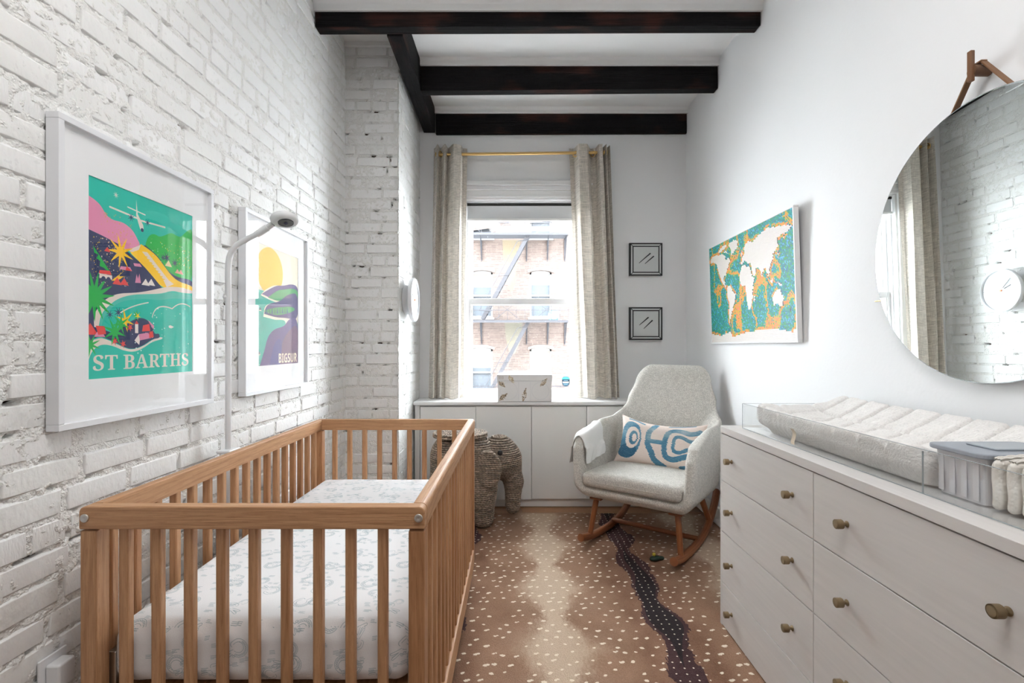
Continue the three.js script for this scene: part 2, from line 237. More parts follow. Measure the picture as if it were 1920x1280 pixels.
// A brick face: runs along local +x for len, up for h, faces local +z. keep: how many of the bricks (ranked by how near they are) are parts of their own.
function brickFace(parent, len, h, { seed, keep, eye, skew = 0, rough = 1, relief = 1, fineFrom = 0, hide = () => false }) {
  seedTo(seed);
  const CH = 0.0722, bricks = [], rows = Math.ceil(h / CH), joints = [], holes = [];
  for (let r = 0; r < rows; r++) {
    const y0 = r * CH, header = r % 7 === 3, L = header ? 0.105 : 0.214; let x = -rnd() * L; const rowWob = rr(-0.004, 0.004);
    const row = [];
    while (x < len) { const l = L * rr(0.93, 1.07), a = Math.max(x, 0), b = Math.min(x + l, len); if (b - a > 0.03) { row.push([a, b]); if (!(hide(a, b, y0))) bricks.push({ x: (a + b) / 2, y: y0 + CH / 2 + rowWob, w: b - a - rr(0.009, 0.018), h: CH - rr(0.010, 0.018), z: rr(-0.0025, 0.0025), tilt: rr(-0.012, 0.012), yaw: rr(-0.012, 0.012) }); if (rnd() < 0.18 * rough) holes.push([b + rr(-0.002, 0.002), y0 + rr(0.1, 0.9) * CH, rr(0.0035, 0.006), rr(0.03, 0.07), rr(0.6, 1.1), rr(1, 2.5)]); if (rnd() < 0.5 * rough) holes.push([rr(a, b), y0 + rr(-0.004, 0.004), rr(0.0032, 0.006), rr(0.03, 0.07), rr(1, 3.2), 1]); } x += l; }
    joints.push(row);
  }
  // mortar bed as real relief
  const cell = 0.006, ub = fineFrom / len, nb = Math.round(fineFrom / 0.03), nu = nb + Math.round((len - fineFrom) / cell), nv = Math.round(h / cell), cellHoles = new Map(), warp = (u) => { const i = u * nu; return i < nb ? i / nb * ub : ub + (i - nb) / (nu - nb) * (1 - ub); };
  for (const q of holes) { const k = Math.floor(q[1] / 0.1) * 1000 + Math.floor(q[0] / 0.1); for (const d of [0, 1, -1, 1000, -1000, 1001, 999, -1001, -999]) { if (!cellHoles.has(k + d)) cellHoles.set(k + d, []); cellHoles.get(k + d).push(q); } }
  const g = grid(nu, nv, (u, v) => {
    const x = warp(u) * len, y = v * h; let z = relief * (-0.0038 + 0.009 * (fbm(x * 28, y * 40, seed, 3) - 0.5) * rough + 0.011 * (vnoise(x * 85, y * 100, seed + 2) - 0.5) * rough + 0.005 * (fbm(x * 5, y * 6, seed + 7, 2) - 0.5));
    for (const q of cellHoles.get(Math.floor(y / 0.1) * 1000 + Math.floor(x / 0.1)) ?? []) { const dx = (x - q[0]) / q[4], dy = (y - q[1]) / q[5], d = (dx * dx + dy * dy) / (q[2] * q[2]); if (d < 6) z -= q[3] * Math.exp(-d); }
    return [x, y, Math.max(z, -0.05)];
  }, (u, v) => [warp(u) * len, v * h]);
  { const P = g.attributes.position, I = g.index.array, K = []; for (let i = 0; i < I.length; i += 3) if (Math.max(P.getZ(I[i]), P.getZ(I[i + 1]), P.getZ(I[i + 2])) > -0.012) K.push(I[i], I[i + 1], I[i + 2]); g.setIndex(K); }   // open cavities onto the raw brick
  part(parent, 'mortar', g, M.mortar);
  for (const b of bricks) { const p = parent.localToWorld(new THREE.Vector3(b.x, b.y, 0)); b.d = p.distanceTo(eye) + (Math.abs(p.x / -p.z) > 1.06 || p.z > -0.9 || Math.abs((p.y - CAM_Y) / p.z) > 0.72 ? 100 : 0) + (b.hidden ? 50 : 0); }
  bricks.sort((p, q) => p.d - q.d);
  const rest = [];
  bricks.forEach((b, i) => {
    const geo = brickVariants[Math.floor(rnd() * 12)], mat = rnd() < 0.6 ? M.brick : M.brick2;
    const m = new THREE.Matrix4().compose(new THREE.Vector3(b.x, b.y, b.z), new THREE.Quaternion().setFromEuler(new THREE.Euler(0, b.yaw * 0.4, b.tilt * 0.6)), new THREE.Vector3(b.w, b.h, relief));
    if (i < keep && b.d < 90) { const o = part(parent, 'brick', geo, mat); o.applyMatrix4(m); } else rest.push(geo.clone().applyMatrix4(m));
  });
  if (rest.length) part(parent, 'far_brickwork', mergeGeometries(rest.map((q) => { const n = q.toNonIndexed(); return n; })), M.brick).userData.kind = 'stuff';
}
const eyeV = new THREE.Vector3(0, CAM_Y, 0);
{ const w = structGroup('wall_left'); w.position.set(XL, 0, 0.45); w.rotation.y = Math.PI / 2; w.updateMatrixWorld(true);
  brickFace(w, 3.74, HC, { seed: 11, keep: 300, eye: eyeV, fineFrom: 1.35, relief: 0.72 });
  part(w, 'plain_wall', span(-2.15, 0, 0, HC, -0.02, 0), M.mortar); }
{ const w = structGroup('wall_pier_front'); w.position.set(XL - 0.02, 0, -3.25); w.updateMatrixWorld(true); brickFace(w, 0.37, HC, { seed: 23, keep: 300, eye: eyeV, rough: 0.9, relief: 0.5 }); }
{ const w = structGroup('wall_pier_side'); w.position.set(-0.772, 0, -3.247); w.rotation.y = Math.PI / 2; w.updateMatrixWorld(true); brickFace(w, 0.73, HC, { seed: 37, keep: 300, eye: eyeV, rough: 0.8, relief: 0.45 }); }
struct('wall_pier_core', span(XL - 0.055, -0.830, 0, HC, ZF, -3.31), M.rawBrick);

// ---------------------------------------------------------------- window
{
  const w = structGroup('window_1');
  const x0 = -0.42, x1 = 0.505, yb = Y(-0.415), yt = Y(1.17);
  const W = (name, ...a) => part(w, name, rspan(...a, 0.003, 1), M.whiteTrim);
  W('jamb', x0 - 0.001, x0 + 0.022, yb, yt, ZF - 0.3, ZF + 0.004); W('jamb', x1 - 0.022, x1 + 0.001, yb, yt, ZF - 0.3, ZF + 0.004);
  W('head_jamb', x0, x1, yt - 0.02, yt + 0.001, ZF - 0.3, ZF + 0.004); W('outer_sill', x0, x1, Y(-0.45), Y(-0.425), ZF - 0.36, ZF);
  W('side_casing', x0 - 0.10, x0 + 0.008, yb, yt + 0.02, ZF, ZF + 0.022); W('side_casing', x1 - 0.008, x1 + 0.10, yb, yt + 0.02, ZF, ZF + 0.022);
  W('casing_back_band', x0 - 0.115, x0 - 0.085, yb, yt + 0.02, ZF, ZF + 0.032); W('casing_back_band', x1 + 0.085, x1 + 0.115, yb, yt + 0.02, ZF, ZF + 0.032);
  // head casing: stepped crown
  const prof = [[1.160, 1.178, 0.026], [1.178, 1.196, 0.034], [1.196, 1.235, 0.028], [1.235, 1.250, 0.044], [1.250, 1.268, 0.036], [1.268, 1.286, 0.052], [1.286, 1.308, 0.044]];
  for (const [a, b, d] of prof) W('head_moulding', x0 - 0.12, x1 + 0.12, Y(a), Y(b), ZF, ZF + d);
  const sash = (n, z, ya, yb2, bot, top) => {
    const s = new THREE.Group(); s.name = 'sash'; w.add(s); const a = x0 + 0.022, b = x1 - 0.022, st = 0.034;
    const R = (nm, ...q) => part(s, nm, rspan(...q, 0.004, 1), M.whiteTrim);
    R('stile', a, a + st, Y(ya), Y(yb2), z - 0.035, z); R('stile', b - st, b, Y(ya), Y(yb2), z - 0.035, z);
    R('rail', a + st, b - st, Y(ya), Y(ya + bot), z - 0.035, z); R('rail', a + st, b - st, Y(yb2 - top), Y(yb2), z - 0.035, z);
    const p = part(s, 'pane', new THREE.PlaneGeometry(b - a - 2 * st + 0.006, yb2 - ya - bot - top + 0.006), M.glass, [(a + b) / 2, Y((ya + bot + yb2 - top) / 2), z - 0.018]);
    part(s, 'glazing_bead', merge([span(a + st - 0.004, a + st + 0.008, Y(ya + bot), Y(yb2 - top), z - 0.026, z - 0.008), span(b - st - 0.008, b - st + 0.004, Y(ya + bot), Y(yb2 - top), z - 0.026, z - 0.008)]), M.whiteTrim);
  };
  sash(0, ZF - 0.06, -0.425, 0.385, 0.075, 0.05); sash(1, ZF - 0.098, 0.335, 1.15, 0.05, 0.05);
  W('stop', x0 + 0.02, x0 + 0.034, yb, yt, ZF - 0.058, ZF - 0.04); W('stop', x1 - 0.034, x1 - 0.02, yb, yt, ZF - 0.058, ZF - 0.04);
  // pulled-up roller shade
  const s = thing('roller_shade', 'white pulled-up roller shade with a dark gap above it inside the window frame', 'shade', [0, Y(1.0), ZF - 0.03]);
  part(s, 'fabric', rspan(x0 + 0.026, x1 - 0.026, 0.022, 0.135, -0.002, 0.0, 0.0008, 1), std({ color: lin(0.70, 0.72, 0.74), roughness: 0.85 }));
  part(s, 'hem_bar', rspan(x0 + 0.024, x1 - 0.024, 0.006, 0.026, -0.008, 0.006, 0.004), M.whiteTrim);
  part(s, 'roller', new THREE.CylinderGeometry(0.012, 0.012, x1 - x0 - 0.05, 14).rotateZ(Math.PI / 2).translate((x0 + x1) / 2, 0.137, -0.006), M.dark);
  // security sticker on the lower pane
  const st = canvasTex(128, 160, (c) => {
    const path = () => { c.beginPath(); c.moveTo(64, 4); c.quadraticCurveTo(98, 6, 122, 28); c.lineTo(122, 100); c.quadraticCurveTo(116, 136, 64, 156); c.quadraticCurveTo(12, 136, 6, 100); c.lineTo(6, 28); c.quadraticCurveTo(30, 6, 64, 4); c.closePath(); };
    c.fillStyle = '#56b4dd'; path(); c.fill(); c.save(); path(); c.clip(); c.fillStyle = '#203a4c'; c.fillRect(0, 46, 128, 114); c.fillStyle = '#f4f8fa'; c.fillRect(18, 80, 92, 20); c.fillStyle = '#7fa9bd'; c.fillRect(30, 60, 68, 9); c.fillRect(26, 110, 76, 9); c.fillRect(36, 126, 56, 8); c.restore();
  });
  const shp = new THREE.Shape(); [[0, 0.5], [0.28, 0.46], [0.46, 0.33], [0.46, -0.13], [0.38, -0.32], [0, -0.5], [-0.38, -0.32], [-0.46, -0.13], [-0.46, 0.33], [-0.28, 0.46]].forEach(([a, b], i) => i ? shp.lineTo(a, b) : shp.moveTo(a, b));
  const sg = new THREE.ExtrudeGeometry(shp, { depth: 0.012, bevelEnabled: false }), p = sg.attributes.position; for (let i = 0; i < p.count; i++) sg.attributes.uv.setXY(i, p.getX(i) + 0.5, p.getY(i) + 0.5); sg.scale(0.068, 0.085, 0.1);
  const so = shade(new THREE.Mesh(sg, std({ map: st, roughness: 0.4 }))); so.name = 'window_sticker'; so.position.set(0.404, Y(-0.292), ZF - 0.0765); scene.add(so); tag(so, 'blue and navy shield-shaped sticker stuck on the lower window pane', 'sticker');
}
// ---------------------------------------------------------------- curtains and rod
const linenMap = dataTex(512, 512, (u, v) => { const a = fbm(u * 120, v * 10, 1, 2, 120, 10), b = fbm(u * 8, v * 160, 5, 2, 8, 160), c = vnoise(u * 256, v * 256, 3, 256, 256); const s = 0.80 + 0.13 * (a - 0.5) + 0.26 * (b - 0.5) + 0.08 * (c - 0.5); return [s * 1.03, s * 1.0, s * 0.955]; });
M.linen = phys({ map: withRep(linenMap, 3, 3), color: lin(1, 0.99, 0.98), roughness: 0.95, transmission: 0.2, thickness: 0, side: THREE.DoubleSide, bumpMap: withRep(linenMap, 3, 3), bumpScale: 0.0006 });
{
  const ROD = 1.500, rz = -3.872;
  const rod = thing('curtain_rod', 'slim brass curtain rod above the window', 'curtain rod', [0.045, Y(ROD), rz]); rod.rotation.z = 0.012;
  part(rod, 'pole', cylBetween([-0.655, 0, 0], [0.645, 0, 0], 0.0115), M.brass);
  for (const x of [-0.66, 0.65]) part(rod, 'finial', new THREE.CylinderGeometry(0.017, 0.017, 0.03, 16).rotateZ(Math.PI / 2).translate(x, 0, 0), M.brass);
  for (const x of [-0.61, 0.62]) part(rod, 'bracket', merge([cylBetween([x, 0, -0.097], [x, 0, 0.004], 0.007), new THREE.CylinderGeometry(0.022, 0.022, 0.008, 16).rotateX(Math.PI / 2).translate(x, 0, -0.094)]), M.brass);
  const curtain = (label, xa, xb, ba, bb, folds, grom) => {
    const o = thing('curtain', label, 'curtain', [0, 0, 0], 0, 'linen curtains at the window'), yTop = Y(ROD + 0.055), yBot = Y(-0.408);
    const pl = (s, v) => {                               // v 0 top .. 1 bottom
      let q = 0, n = folds.length - 1, k = Math.min(n - 1, Math.floor(s * n)), t = s * n - k; const [ax, az] = folds[k], [bx, bz] = folds[k + 1];
      const ss = 0.5 - 0.5 * Math.cos(Math.PI * t), X = mix(ax, bx, mix(t, ss, 0.35)), Z = mix(az, bz, ss);
      const x = mix(mix(xa, xb, X), mix(ba, bb, X), v) + 0.004 * Math.sin(v * 5 + s * 20), amp = 1 - 0.12 * v;
      return [x, mix(yTop, yBot, v) - 0.006 * Math.sin(s * 31) * v, rz + Z * amp + 0.004 * Math.sin(v * 7 + s * 9)];
    };
    part(o, 'cloth', grid(160, 60, (s, v) => pl(s, 1 - v), (s, v) => [s * 0.9, v * 1.9]), M.linen);
    part(o, 'top_hem', grid(160, 1, (s, v) => { const a = pl(s, 0.002), b = pl(s, 0.055), k = v ? a : b; return [k[0], k[1], k[2] - 0.004]; }, (s, v) => [s * 0.9, v * 0.1]), M.linen);
    for (const [gx, turn] of grom) part(o, 'grommet', new THREE.TorusGeometry(0.021, 0.0042, 8, 24), M.brass, [gx, Y(ROD) - 0.004, rz], [0, turn, 0]);
  };
  const px = (x) => (x - 968) / 930 * 3.87;
  curtain('beige linen curtain hanging beside the brick pier', px(812), px(874), px(803), px(868), [[0, -0.04], [0.16, 0.045], [0.22, -0.035], [0.38, 0.05], [0.44, -0.03], [0.66, 0.055], [0.86, 0.03], [0.90, -0.04], [1, -0.045]], [[px(836), 1.1], [px(858), 0.75], [px(826), 1.3]]);
  curtain('beige linen curtain hanging beside the two small square wall pieces', px(1068), px(1142), px(1083), px(1161), [[0, -0.04], [0.10, -0.045], [0.22, 0.05], [0.42, 0.05], [0.54, -0.045], [0.66, -0.03], [0.74, 0.05], [0.80, 0.05], [0.83, -0.03], [0.92, 0.045], [0.95, -0.03], [1, 0.02]], [[px(1079), -0.7], [px(1096), 0.9], [px(1112), -0.8], [px(1128), -1.1]]);
}
// ---------------------------------------------------------------- across the street
{
  const D = 21.5, fz = -D, Q = (x) => (x - 968) / 930 * D, V = (y) => CAM_Y - (y - 648) / 930 * D;
  const fac = canvasTex(2048, 2048, (c, w, h) => {       // 10 m x 10 m: x -5..5, y eye-4..eye+6
    const m = w / 10; c.fillStyle = '#b9aca4'; c.fillRect(0, 0, w, h); seedTo(7);
    for (let r = 0; r < 134; r++) { const y = r * 0.0746 * m; for (let x = -rnd() * 0.2; x < 10; x += 0.22) { const t = rnd(), k = 0.86 + 0.22 * t; c.fillStyle = `rgb(${152 * k | 0},${135 * k | 0},${128 * k | 0})`; c.fillRect(x * m, y, 0.205 * m, 0.058 * m); } }
    const patch = (pts, col) => { c.fillStyle = col; c.beginPath(); pts.forEach(([a, b], i) => { const X = (Q(a) + 5) * m, Yy = (6 - (V(b) - CAM_Y)) * m; i ? c.lineTo(X, Yy) : c.moveTo(X, Yy); }); c.closePath(); c.fill(); };
    patch([[942, 450], [976, 450], [972, 480], [968, 500], [966, 530], [960, 549], [953, 540], [950, 520], [944, 490]], '#b6a88c');
    patch([[946, 605], [980, 605], [976, 640], [966, 660], [958, 664], [952, 650], [948, 632]], '#a7a494'); patch([[952, 640], [972, 640], [966, 662], [956, 664]], '#c6b496');
  });
  fac.wrapS = fac.wrapT = THREE.MirroredRepeatWrapping;
  const b = thing('brick_building', 'pale brick building with arched windows across the street', 'building', [0, -6, fz]);
  const bays = [-4.0, -1.5, 1.06, 3.6], floors = [-5.6, -2.12, 1.22, 4.66];
  const wall = new THREE.Shape(); wall.moveTo(-9, 0); wall.lineTo(9, 0); wall.lineTo(9, 13.6); wall.lineTo(-9, 13.6); wall.closePath();
  for (const fx of bays) for (const fy of floors) { const y0 = fy + CAM_Y + 6, hh = new THREE.Path(); hh.moveTo(fx - 0.475, y0); hh.lineTo(fx - 0.475, y0 + 1.95); hh.quadraticCurveTo(fx, y0 + 2.14, fx + 0.475, y0 + 1.95); hh.lineTo(fx + 0.475, y0); hh.closePath(); wall.holes.push(hh); }
  const wg = new THREE.ExtrudeGeometry(wall, { depth: 0.25, bevelEnabled: false, curveSegments: 8 }), p = wg.attributes.position;
  for (let i = 0; i < p.count; i++) wg.attributes.uv.setXY(i, (p.getX(i) + 5) / 10, (p.getY(i) - 6 - CAM_Y + 4) / 10);
  part(b, 'brick_facade', wg, std({ map: fac, color: lin(0.285, 0.285, 0.285), roughness: 0.9 }), [0, 0, -0.25]);
  part(b, 'inner_rooms', span(-9, 9, 0, 13.6, -6, -0.8), std({ color: lin(0.12, 0.12, 0.13), roughness: 1 }));
  const paint = std({ color: lin(0.22, 0.235, 0.24), roughness: 0.6 }), iron = std({ color: lin(0.024, 0.027, 0.034), roughness: 0.55 }), blind = [std({ color: lin(0.19, 0.215, 0.22), roughness: 0.8 }), std({ color: lin(0.25, 0.20, 0.165), roughness: 0.8 })], dglass = phys({ color: lin(0.08, 0.095, 0.11), roughness: 0.25, specularIntensity: 0.25 });
  let n = 0;
  for (const fx of bays) for (const fy of floors) {
    if (Math.abs(fx) > 2 || fy < -3) { if (Math.abs(fx) > 2) { part(b, 'window', box(0.95, 2.1, 0.05, fx, fy + CAM_Y + 7.05, -0.22), dglass); continue; } }
    const y0 = fy + CAM_Y + 6, g = new THREE.Group(); g.name = 'window'; b.add(g);
    part(g, 'frame', merge([span(fx - 0.475, fx - 0.40, y0, y0 + 2.0, -0.2, -0.12), span(fx + 0.40, fx + 0.475, y0, y0 + 2.0, -0.2, -0.12), span(fx - 0.40, fx + 0.40, y0, y0 + 0.08, -0.2, -0.12), span(fx - 0.475, fx + 0.475, y0 + 1.88, y0 + 2.13, -0.2, -0.12), span(fx - 0.40, fx + 0.40, y0 + 0.93, y0 + 1.0, -0.18, -0.1)]), paint);
    part(g, 'pane', span(fx - 0.40, fx + 0.40, y0 + 0.08, y0 + 0.93, -0.19, -0.18), dglass); part(g, 'pane', span(fx - 0.40, fx + 0.40, y0 + 1.0, y0 + 1.88, -0.19, -0.18), dglass);
    const drop = [0.55, 0.72, 0.55, 1.45, 0.5, 0.9, 0.45, 0.3][n % 8]; part(g, 'blind', span(fx - 0.39, fx + 0.39, y0 + 1.88 - drop, y0 + 1.88, -0.178, -0.172), blind[n % 3 === 2 ? 1 : 0]); n++;
    const arch = new THREE.Shape(); arch.moveTo(-0.56, 0); arch.quadraticCurveTo(0, 0.21, 0.56, 0); arch.lineTo(0.56, 0.10); arch.quadraticCurveTo(0, 0.32, -0.56, 0.10); arch.closePath();
    part(g, 'arch', new THREE.ExtrudeGeometry(arch, { depth: 0.06, bevelEnabled: false, curveSegments: 8 }), std({ color: lin(0.16, 0.15, 0.14), roughness: 0.9 }), [fx, y0 + 1.95, 0]);
    part(g, 'sill', span(fx - 0.54, fx + 0.54, y0 - 0.09, y0, -0.1, 0.08), paint);
  }
  const fe = thing('fire_escape', 'dark iron fire escape with railings and slanting ladders on the brick building', 'fire escape', [0, -6, fz]);
  const plats = [1.04, 4.66, -2.55];
  for (const py of plats) {
    const y = py + CAM_Y + 6, xa = -3.6, xb = 2.15, bars = [];
    for (let z = 0.06; z < 1.0; z += 0.09) bars.push(span(xa, xb, y - 0.03, y, z, z + 0.035)); bars.push(span(xa, xb, y - 0.08, y + 0.02, 0.98, 1.02), span(xb - 0.04, xb, y - 0.08, y + 0.02, 0, 1.0));
    part(fe, 'platform', merge(bars), iron);
    const rail = [span(xa, xb, y + 0.86, y + 0.90, 0.98, 1.02), span(xa, xb, y + 0.42, y + 0.445, 0.99, 1.01), span(xb - 0.03, xb, y + 0.86, y + 0.90, 0, 1.0)];
    for (let x = xa; x <= xb + 0.01; x += 0.36) rail.push(span(x - 0.009, x + 0.009, y, y + 0.88, 0.99, 1.01));
    for (let x = xb - 0.9; x > xa; x -= 1.62) { rail.push(cylBetween([x - 0.5, y + 0.05, 1.0], [x + 0.5, y + 0.86, 1.0], 0.011, 0.011, 5), cylBetween([x + 0.5, y + 0.05, 1.0], [x - 0.5, y + 0.86, 1.0], 0.011, 0.011, 5)); }
    part(fe, 'railing', merge(rail), iron);
    for (const x of [-1.5, 0.45, 1.35, 2.1]) part(fe, 'bracket', merge([cylBetween([x, y - 0.05, 0.9], [x, y - 0.95, 0.02], 0.022, 0.022, 6), span(x - 0.022, x + 0.022, y - 1.0, y, 0, 0.045), cylBetween([x, y - 0.05, 0.45], [x, y - 0.5, 0.02], 0.016, 0.016, 6)]), iron);
    const l = []; for (const z of [0.35, 0.8]) { const q = new THREE.BoxGeometry(0.16, 4.05, 0.03).rotateZ(-0.50).translate(-0.45, y - 1.78, z); l.push(q); }
    for (let k = 1; k < 15; k++) l.push(span(0.48 - k * 0.126 - 0.09, 0.48 - k * 0.126 + 0.09, y - k * 0.238 - 0.01, y - k * 0.238 + 0.01, 0.35, 0.8));
    part(fe, 'ladder', merge(l), iron); part(fe, 'handrail', merge([cylBetween([0.05, y - 0.3, 0.82], [-1.55, y - 3.2, 0.82], 0.016, 0.016, 6), cylBetween([0.05, y - 0.3, 0.82], [0.45, y - 0.25, 0.82], 0.014, 0.014, 6), cylBetween([-0.75, y - 1.75, 0.82], [-0.35, y - 1.72, 0.82], 0.014, 0.014, 6), cylBetween([-1.55, y - 3.2, 0.82], [-1.0, y - 3.2, 0.82], 0.014, 0.014, 6)]), iron);
  }
  const pot = thing('flower_pot', 'light blue pot standing on the fire escape', 'pot', [1.55, CAM_Y + 1.04, fz + 0.8]);
  part(pot, 'vessel', new THREE.LatheGeometry([[0, 0], [0.17, 0], [0.23, 0.1], [0.24, 0.25], [0.19, 0.38], [0.2, 0.42], [0.17, 0.42], [0.16, 0.36]].map((q) => new THREE.Vector2(...q)), 20), std({ color: lin(0.13, 0.25, 0.30), roughness: 0.5 }));
  struct('ground_street', span(-40, 40, -6.2, -6, -21.5, -6), std({ color: lin(0.3, 0.3, 0.3), roughness: 0.95 }));
}
// ---------------------------------------------------------------- built-in cabinet below the window
{
  const z = -3.70, c = thing('window_cabinet', 'built-in white cabinet with flat doors under the window', 'cabinet', [0, 0, z]);
  const xa = -0.757, xb = XR - 0.006;
  part(c, 'carcass', span(xa, xb, 0.055, 0.768, ZF - z + 0.004, -0.024), M.cabinet);
  part(c, 'kick_board', span(xa, xb, 0.004, 0.062, -0.06, -0.025), M.cabinet);
  part(c, 'stile', rspan(xa, xa + 0.036, 0.06, 0.768, -0.025, 0, 0.002), M.cabinet);
  const e = [-0.717, -0.302, 0.113, 0.525, 0.94, 1.352];
  for (let i = 0; i < 5; i++) part(c, 'door', rspan(e[i] + 0.0018, e[i + 1] - 0.0018, 0.062 + (i > 1 ? 0.006 : 0), 0.756 + i * 0.001, -0.022, 0, 0.0018), M.cabinet);
  const t = shade(new THREE.Mesh(rspan(-0.766, XR - 0.003, 0.768, 0.796, ZF + 0.003, z + 0.026, 0.008, 3), M.whiteTrim)); t.name = 'cabinet_top'; scene.add(t); tag(t, 'long white painted worktop with a rounded edge under the window', 'worktop');
  // keepsake box
  const k = thing('storage_box', 'white lidded box with brown feather print standing on the window cabinet', 'box', [0.062, 0.797, -3.79]);
  const bx = canvasTex(820, 410, (c2, w, h) => {
    c2.fillStyle = '#e9e8e8'; c2.fillRect(0, 0, w, h); seedTo(61);
    c2.strokeStyle = '#d6d6da'; c2.lineWidth = 4; for (const x of [170, 650]) { c2.beginPath(); c2.arc(x, 250, 130, 0, 7); c2.stroke(); } for (const x of [318, 500]) { c2.beginPath(); c2.moveTo(x, 110); c2.lineTo(x, 410); c2.stroke(); }
    c2.strokeStyle = '#b8aea6'; c2.lineWidth = 6; c2.strokeRect(22, 30, 60, 34); c2.beginPath(); c2.moveTo(30, 47); c2.lineTo(74, 47); c2.stroke();
    const feather = (x, y, a, L, col) => { c2.save(); c2.translate(x, y); c2.rotate(a); for (let i = 0; i < 90; i++) { const t = rnd(), s = (rnd() - 0.5) * 62 * Math.sin(Math.PI * Math.min(1, t * 1.1)); c2.fillStyle = col[Math.floor(rnd() * col.length)]; c2.beginPath(); c2.ellipse(t * L, s, 4 + rnd() * 11, 3 + rnd() * 6, rnd(), 0, 7); c2.fill(); } c2.restore(); };
    const br = ['#8d7a63', '#b6a48e', '#5d4d40', '#cfc3b3', '#a08f78'];
    feather(25, 110, 0.75, 110, br); feather(30, 390, -0.75, 150, br); feather(170, 20, 0.95, 130, ['#cfc3a9', '#b39e77', '#e2dccc']); feather(385, 400, -1.35, 190, br); feather(650, 175, -0.85, 150, br);
  });
  const front = (y0, y1) => { const g = new THREE.PlaneGeometry(0.398, y1 - y0), uv = g.attributes.uv; for (let i = 0; i < 4; i++) uv.setY(i, mix(y0, y1, uv.getY(i)) / 0.2); return g; };
  const bm = std({ color: lin(0.8, 0.8, 0.81), roughness: 0.6 });
  part(k, 'body', rspan(-0.2, 0.2, 0, 0.16, -0.12, 0.12, 0.004), bm); const ld = part(k, 'lid', rspan(-0.204, 0.204, 0.152, 0.2, -0.124, 0.124, 0.004), bm);
  part(k, 'front_print', front(0.002, 0.151), std({ map: bx, roughness: 0.6 }), [0, 0.0765, 0.1206]); part(ld, 'lid_print', front(0.155, 0.198), std({ map: bx, roughness: 0.6 }), [0, 0.1765, 0.1246]);
}
// ---------------------------------------------------------------- two square wall pieces drawn like mirrors
for (const [y, lab, st] of [[1.896, 'white square wall piece outlined in black with two slanting strokes, upper of the pair', [[-0.055, -0.03, 0.035, 0.048], [-0.008, -0.035, 0.062, 0.025]]], [1.386, 'white square wall piece outlined in black with two slanting strokes, lower of the pair', [[-0.052, -0.012, 0.02, 0.05], [-0.018, -0.04, 0.052, 0.026]]]]) {
  const o = thing('wall_art', lab, 'wall art', [1.03, y, ZF + 0.003], 0, 'outlined squares beside the curtain'), S = 0.13, wh = std({ color: lin(0.62, 0.64, 0.64), roughness: 0.6 });
  part(o, 'panel', rspan(-S, S, -S, S, 0, 0.028, 0.002), wh);
  const bar = (x0, x1, y0, y1) => part(o, 'outline', span(x0, x1, y0, y1, 0.026, 0.0305), M.black);
  for (const [r, t] of [[S, 0.0105], [S - 0.023, 0.008]]) { bar(-r, r, r - t, r); bar(-r, r, -r, -r + t); bar(-r, -r + t, -r, r); bar(r - t, r, -r, r); }
  part(o, 'side_edge', span(-S - 0.001, -S + 0.006, -S, S, 0.002, 0.029), M.black);
  for (const a of [-1, 1]) for (const b of [-1, 1]) part(o, 'mitre_line', cylBetween([a * S * 0.99, b * S * 0.99, 0.029], [a * (S - 0.024), b * (S - 0.024), 0.029], 0.0028, 0.0028, 6), M.black);
  for (const [x0, y0, x1, y1] of st) part(o, 'stroke', cylBetween([x0, y0, 0.028], [x1, y1, 0.028], 0.002, 0.005, 8), M.black);
}

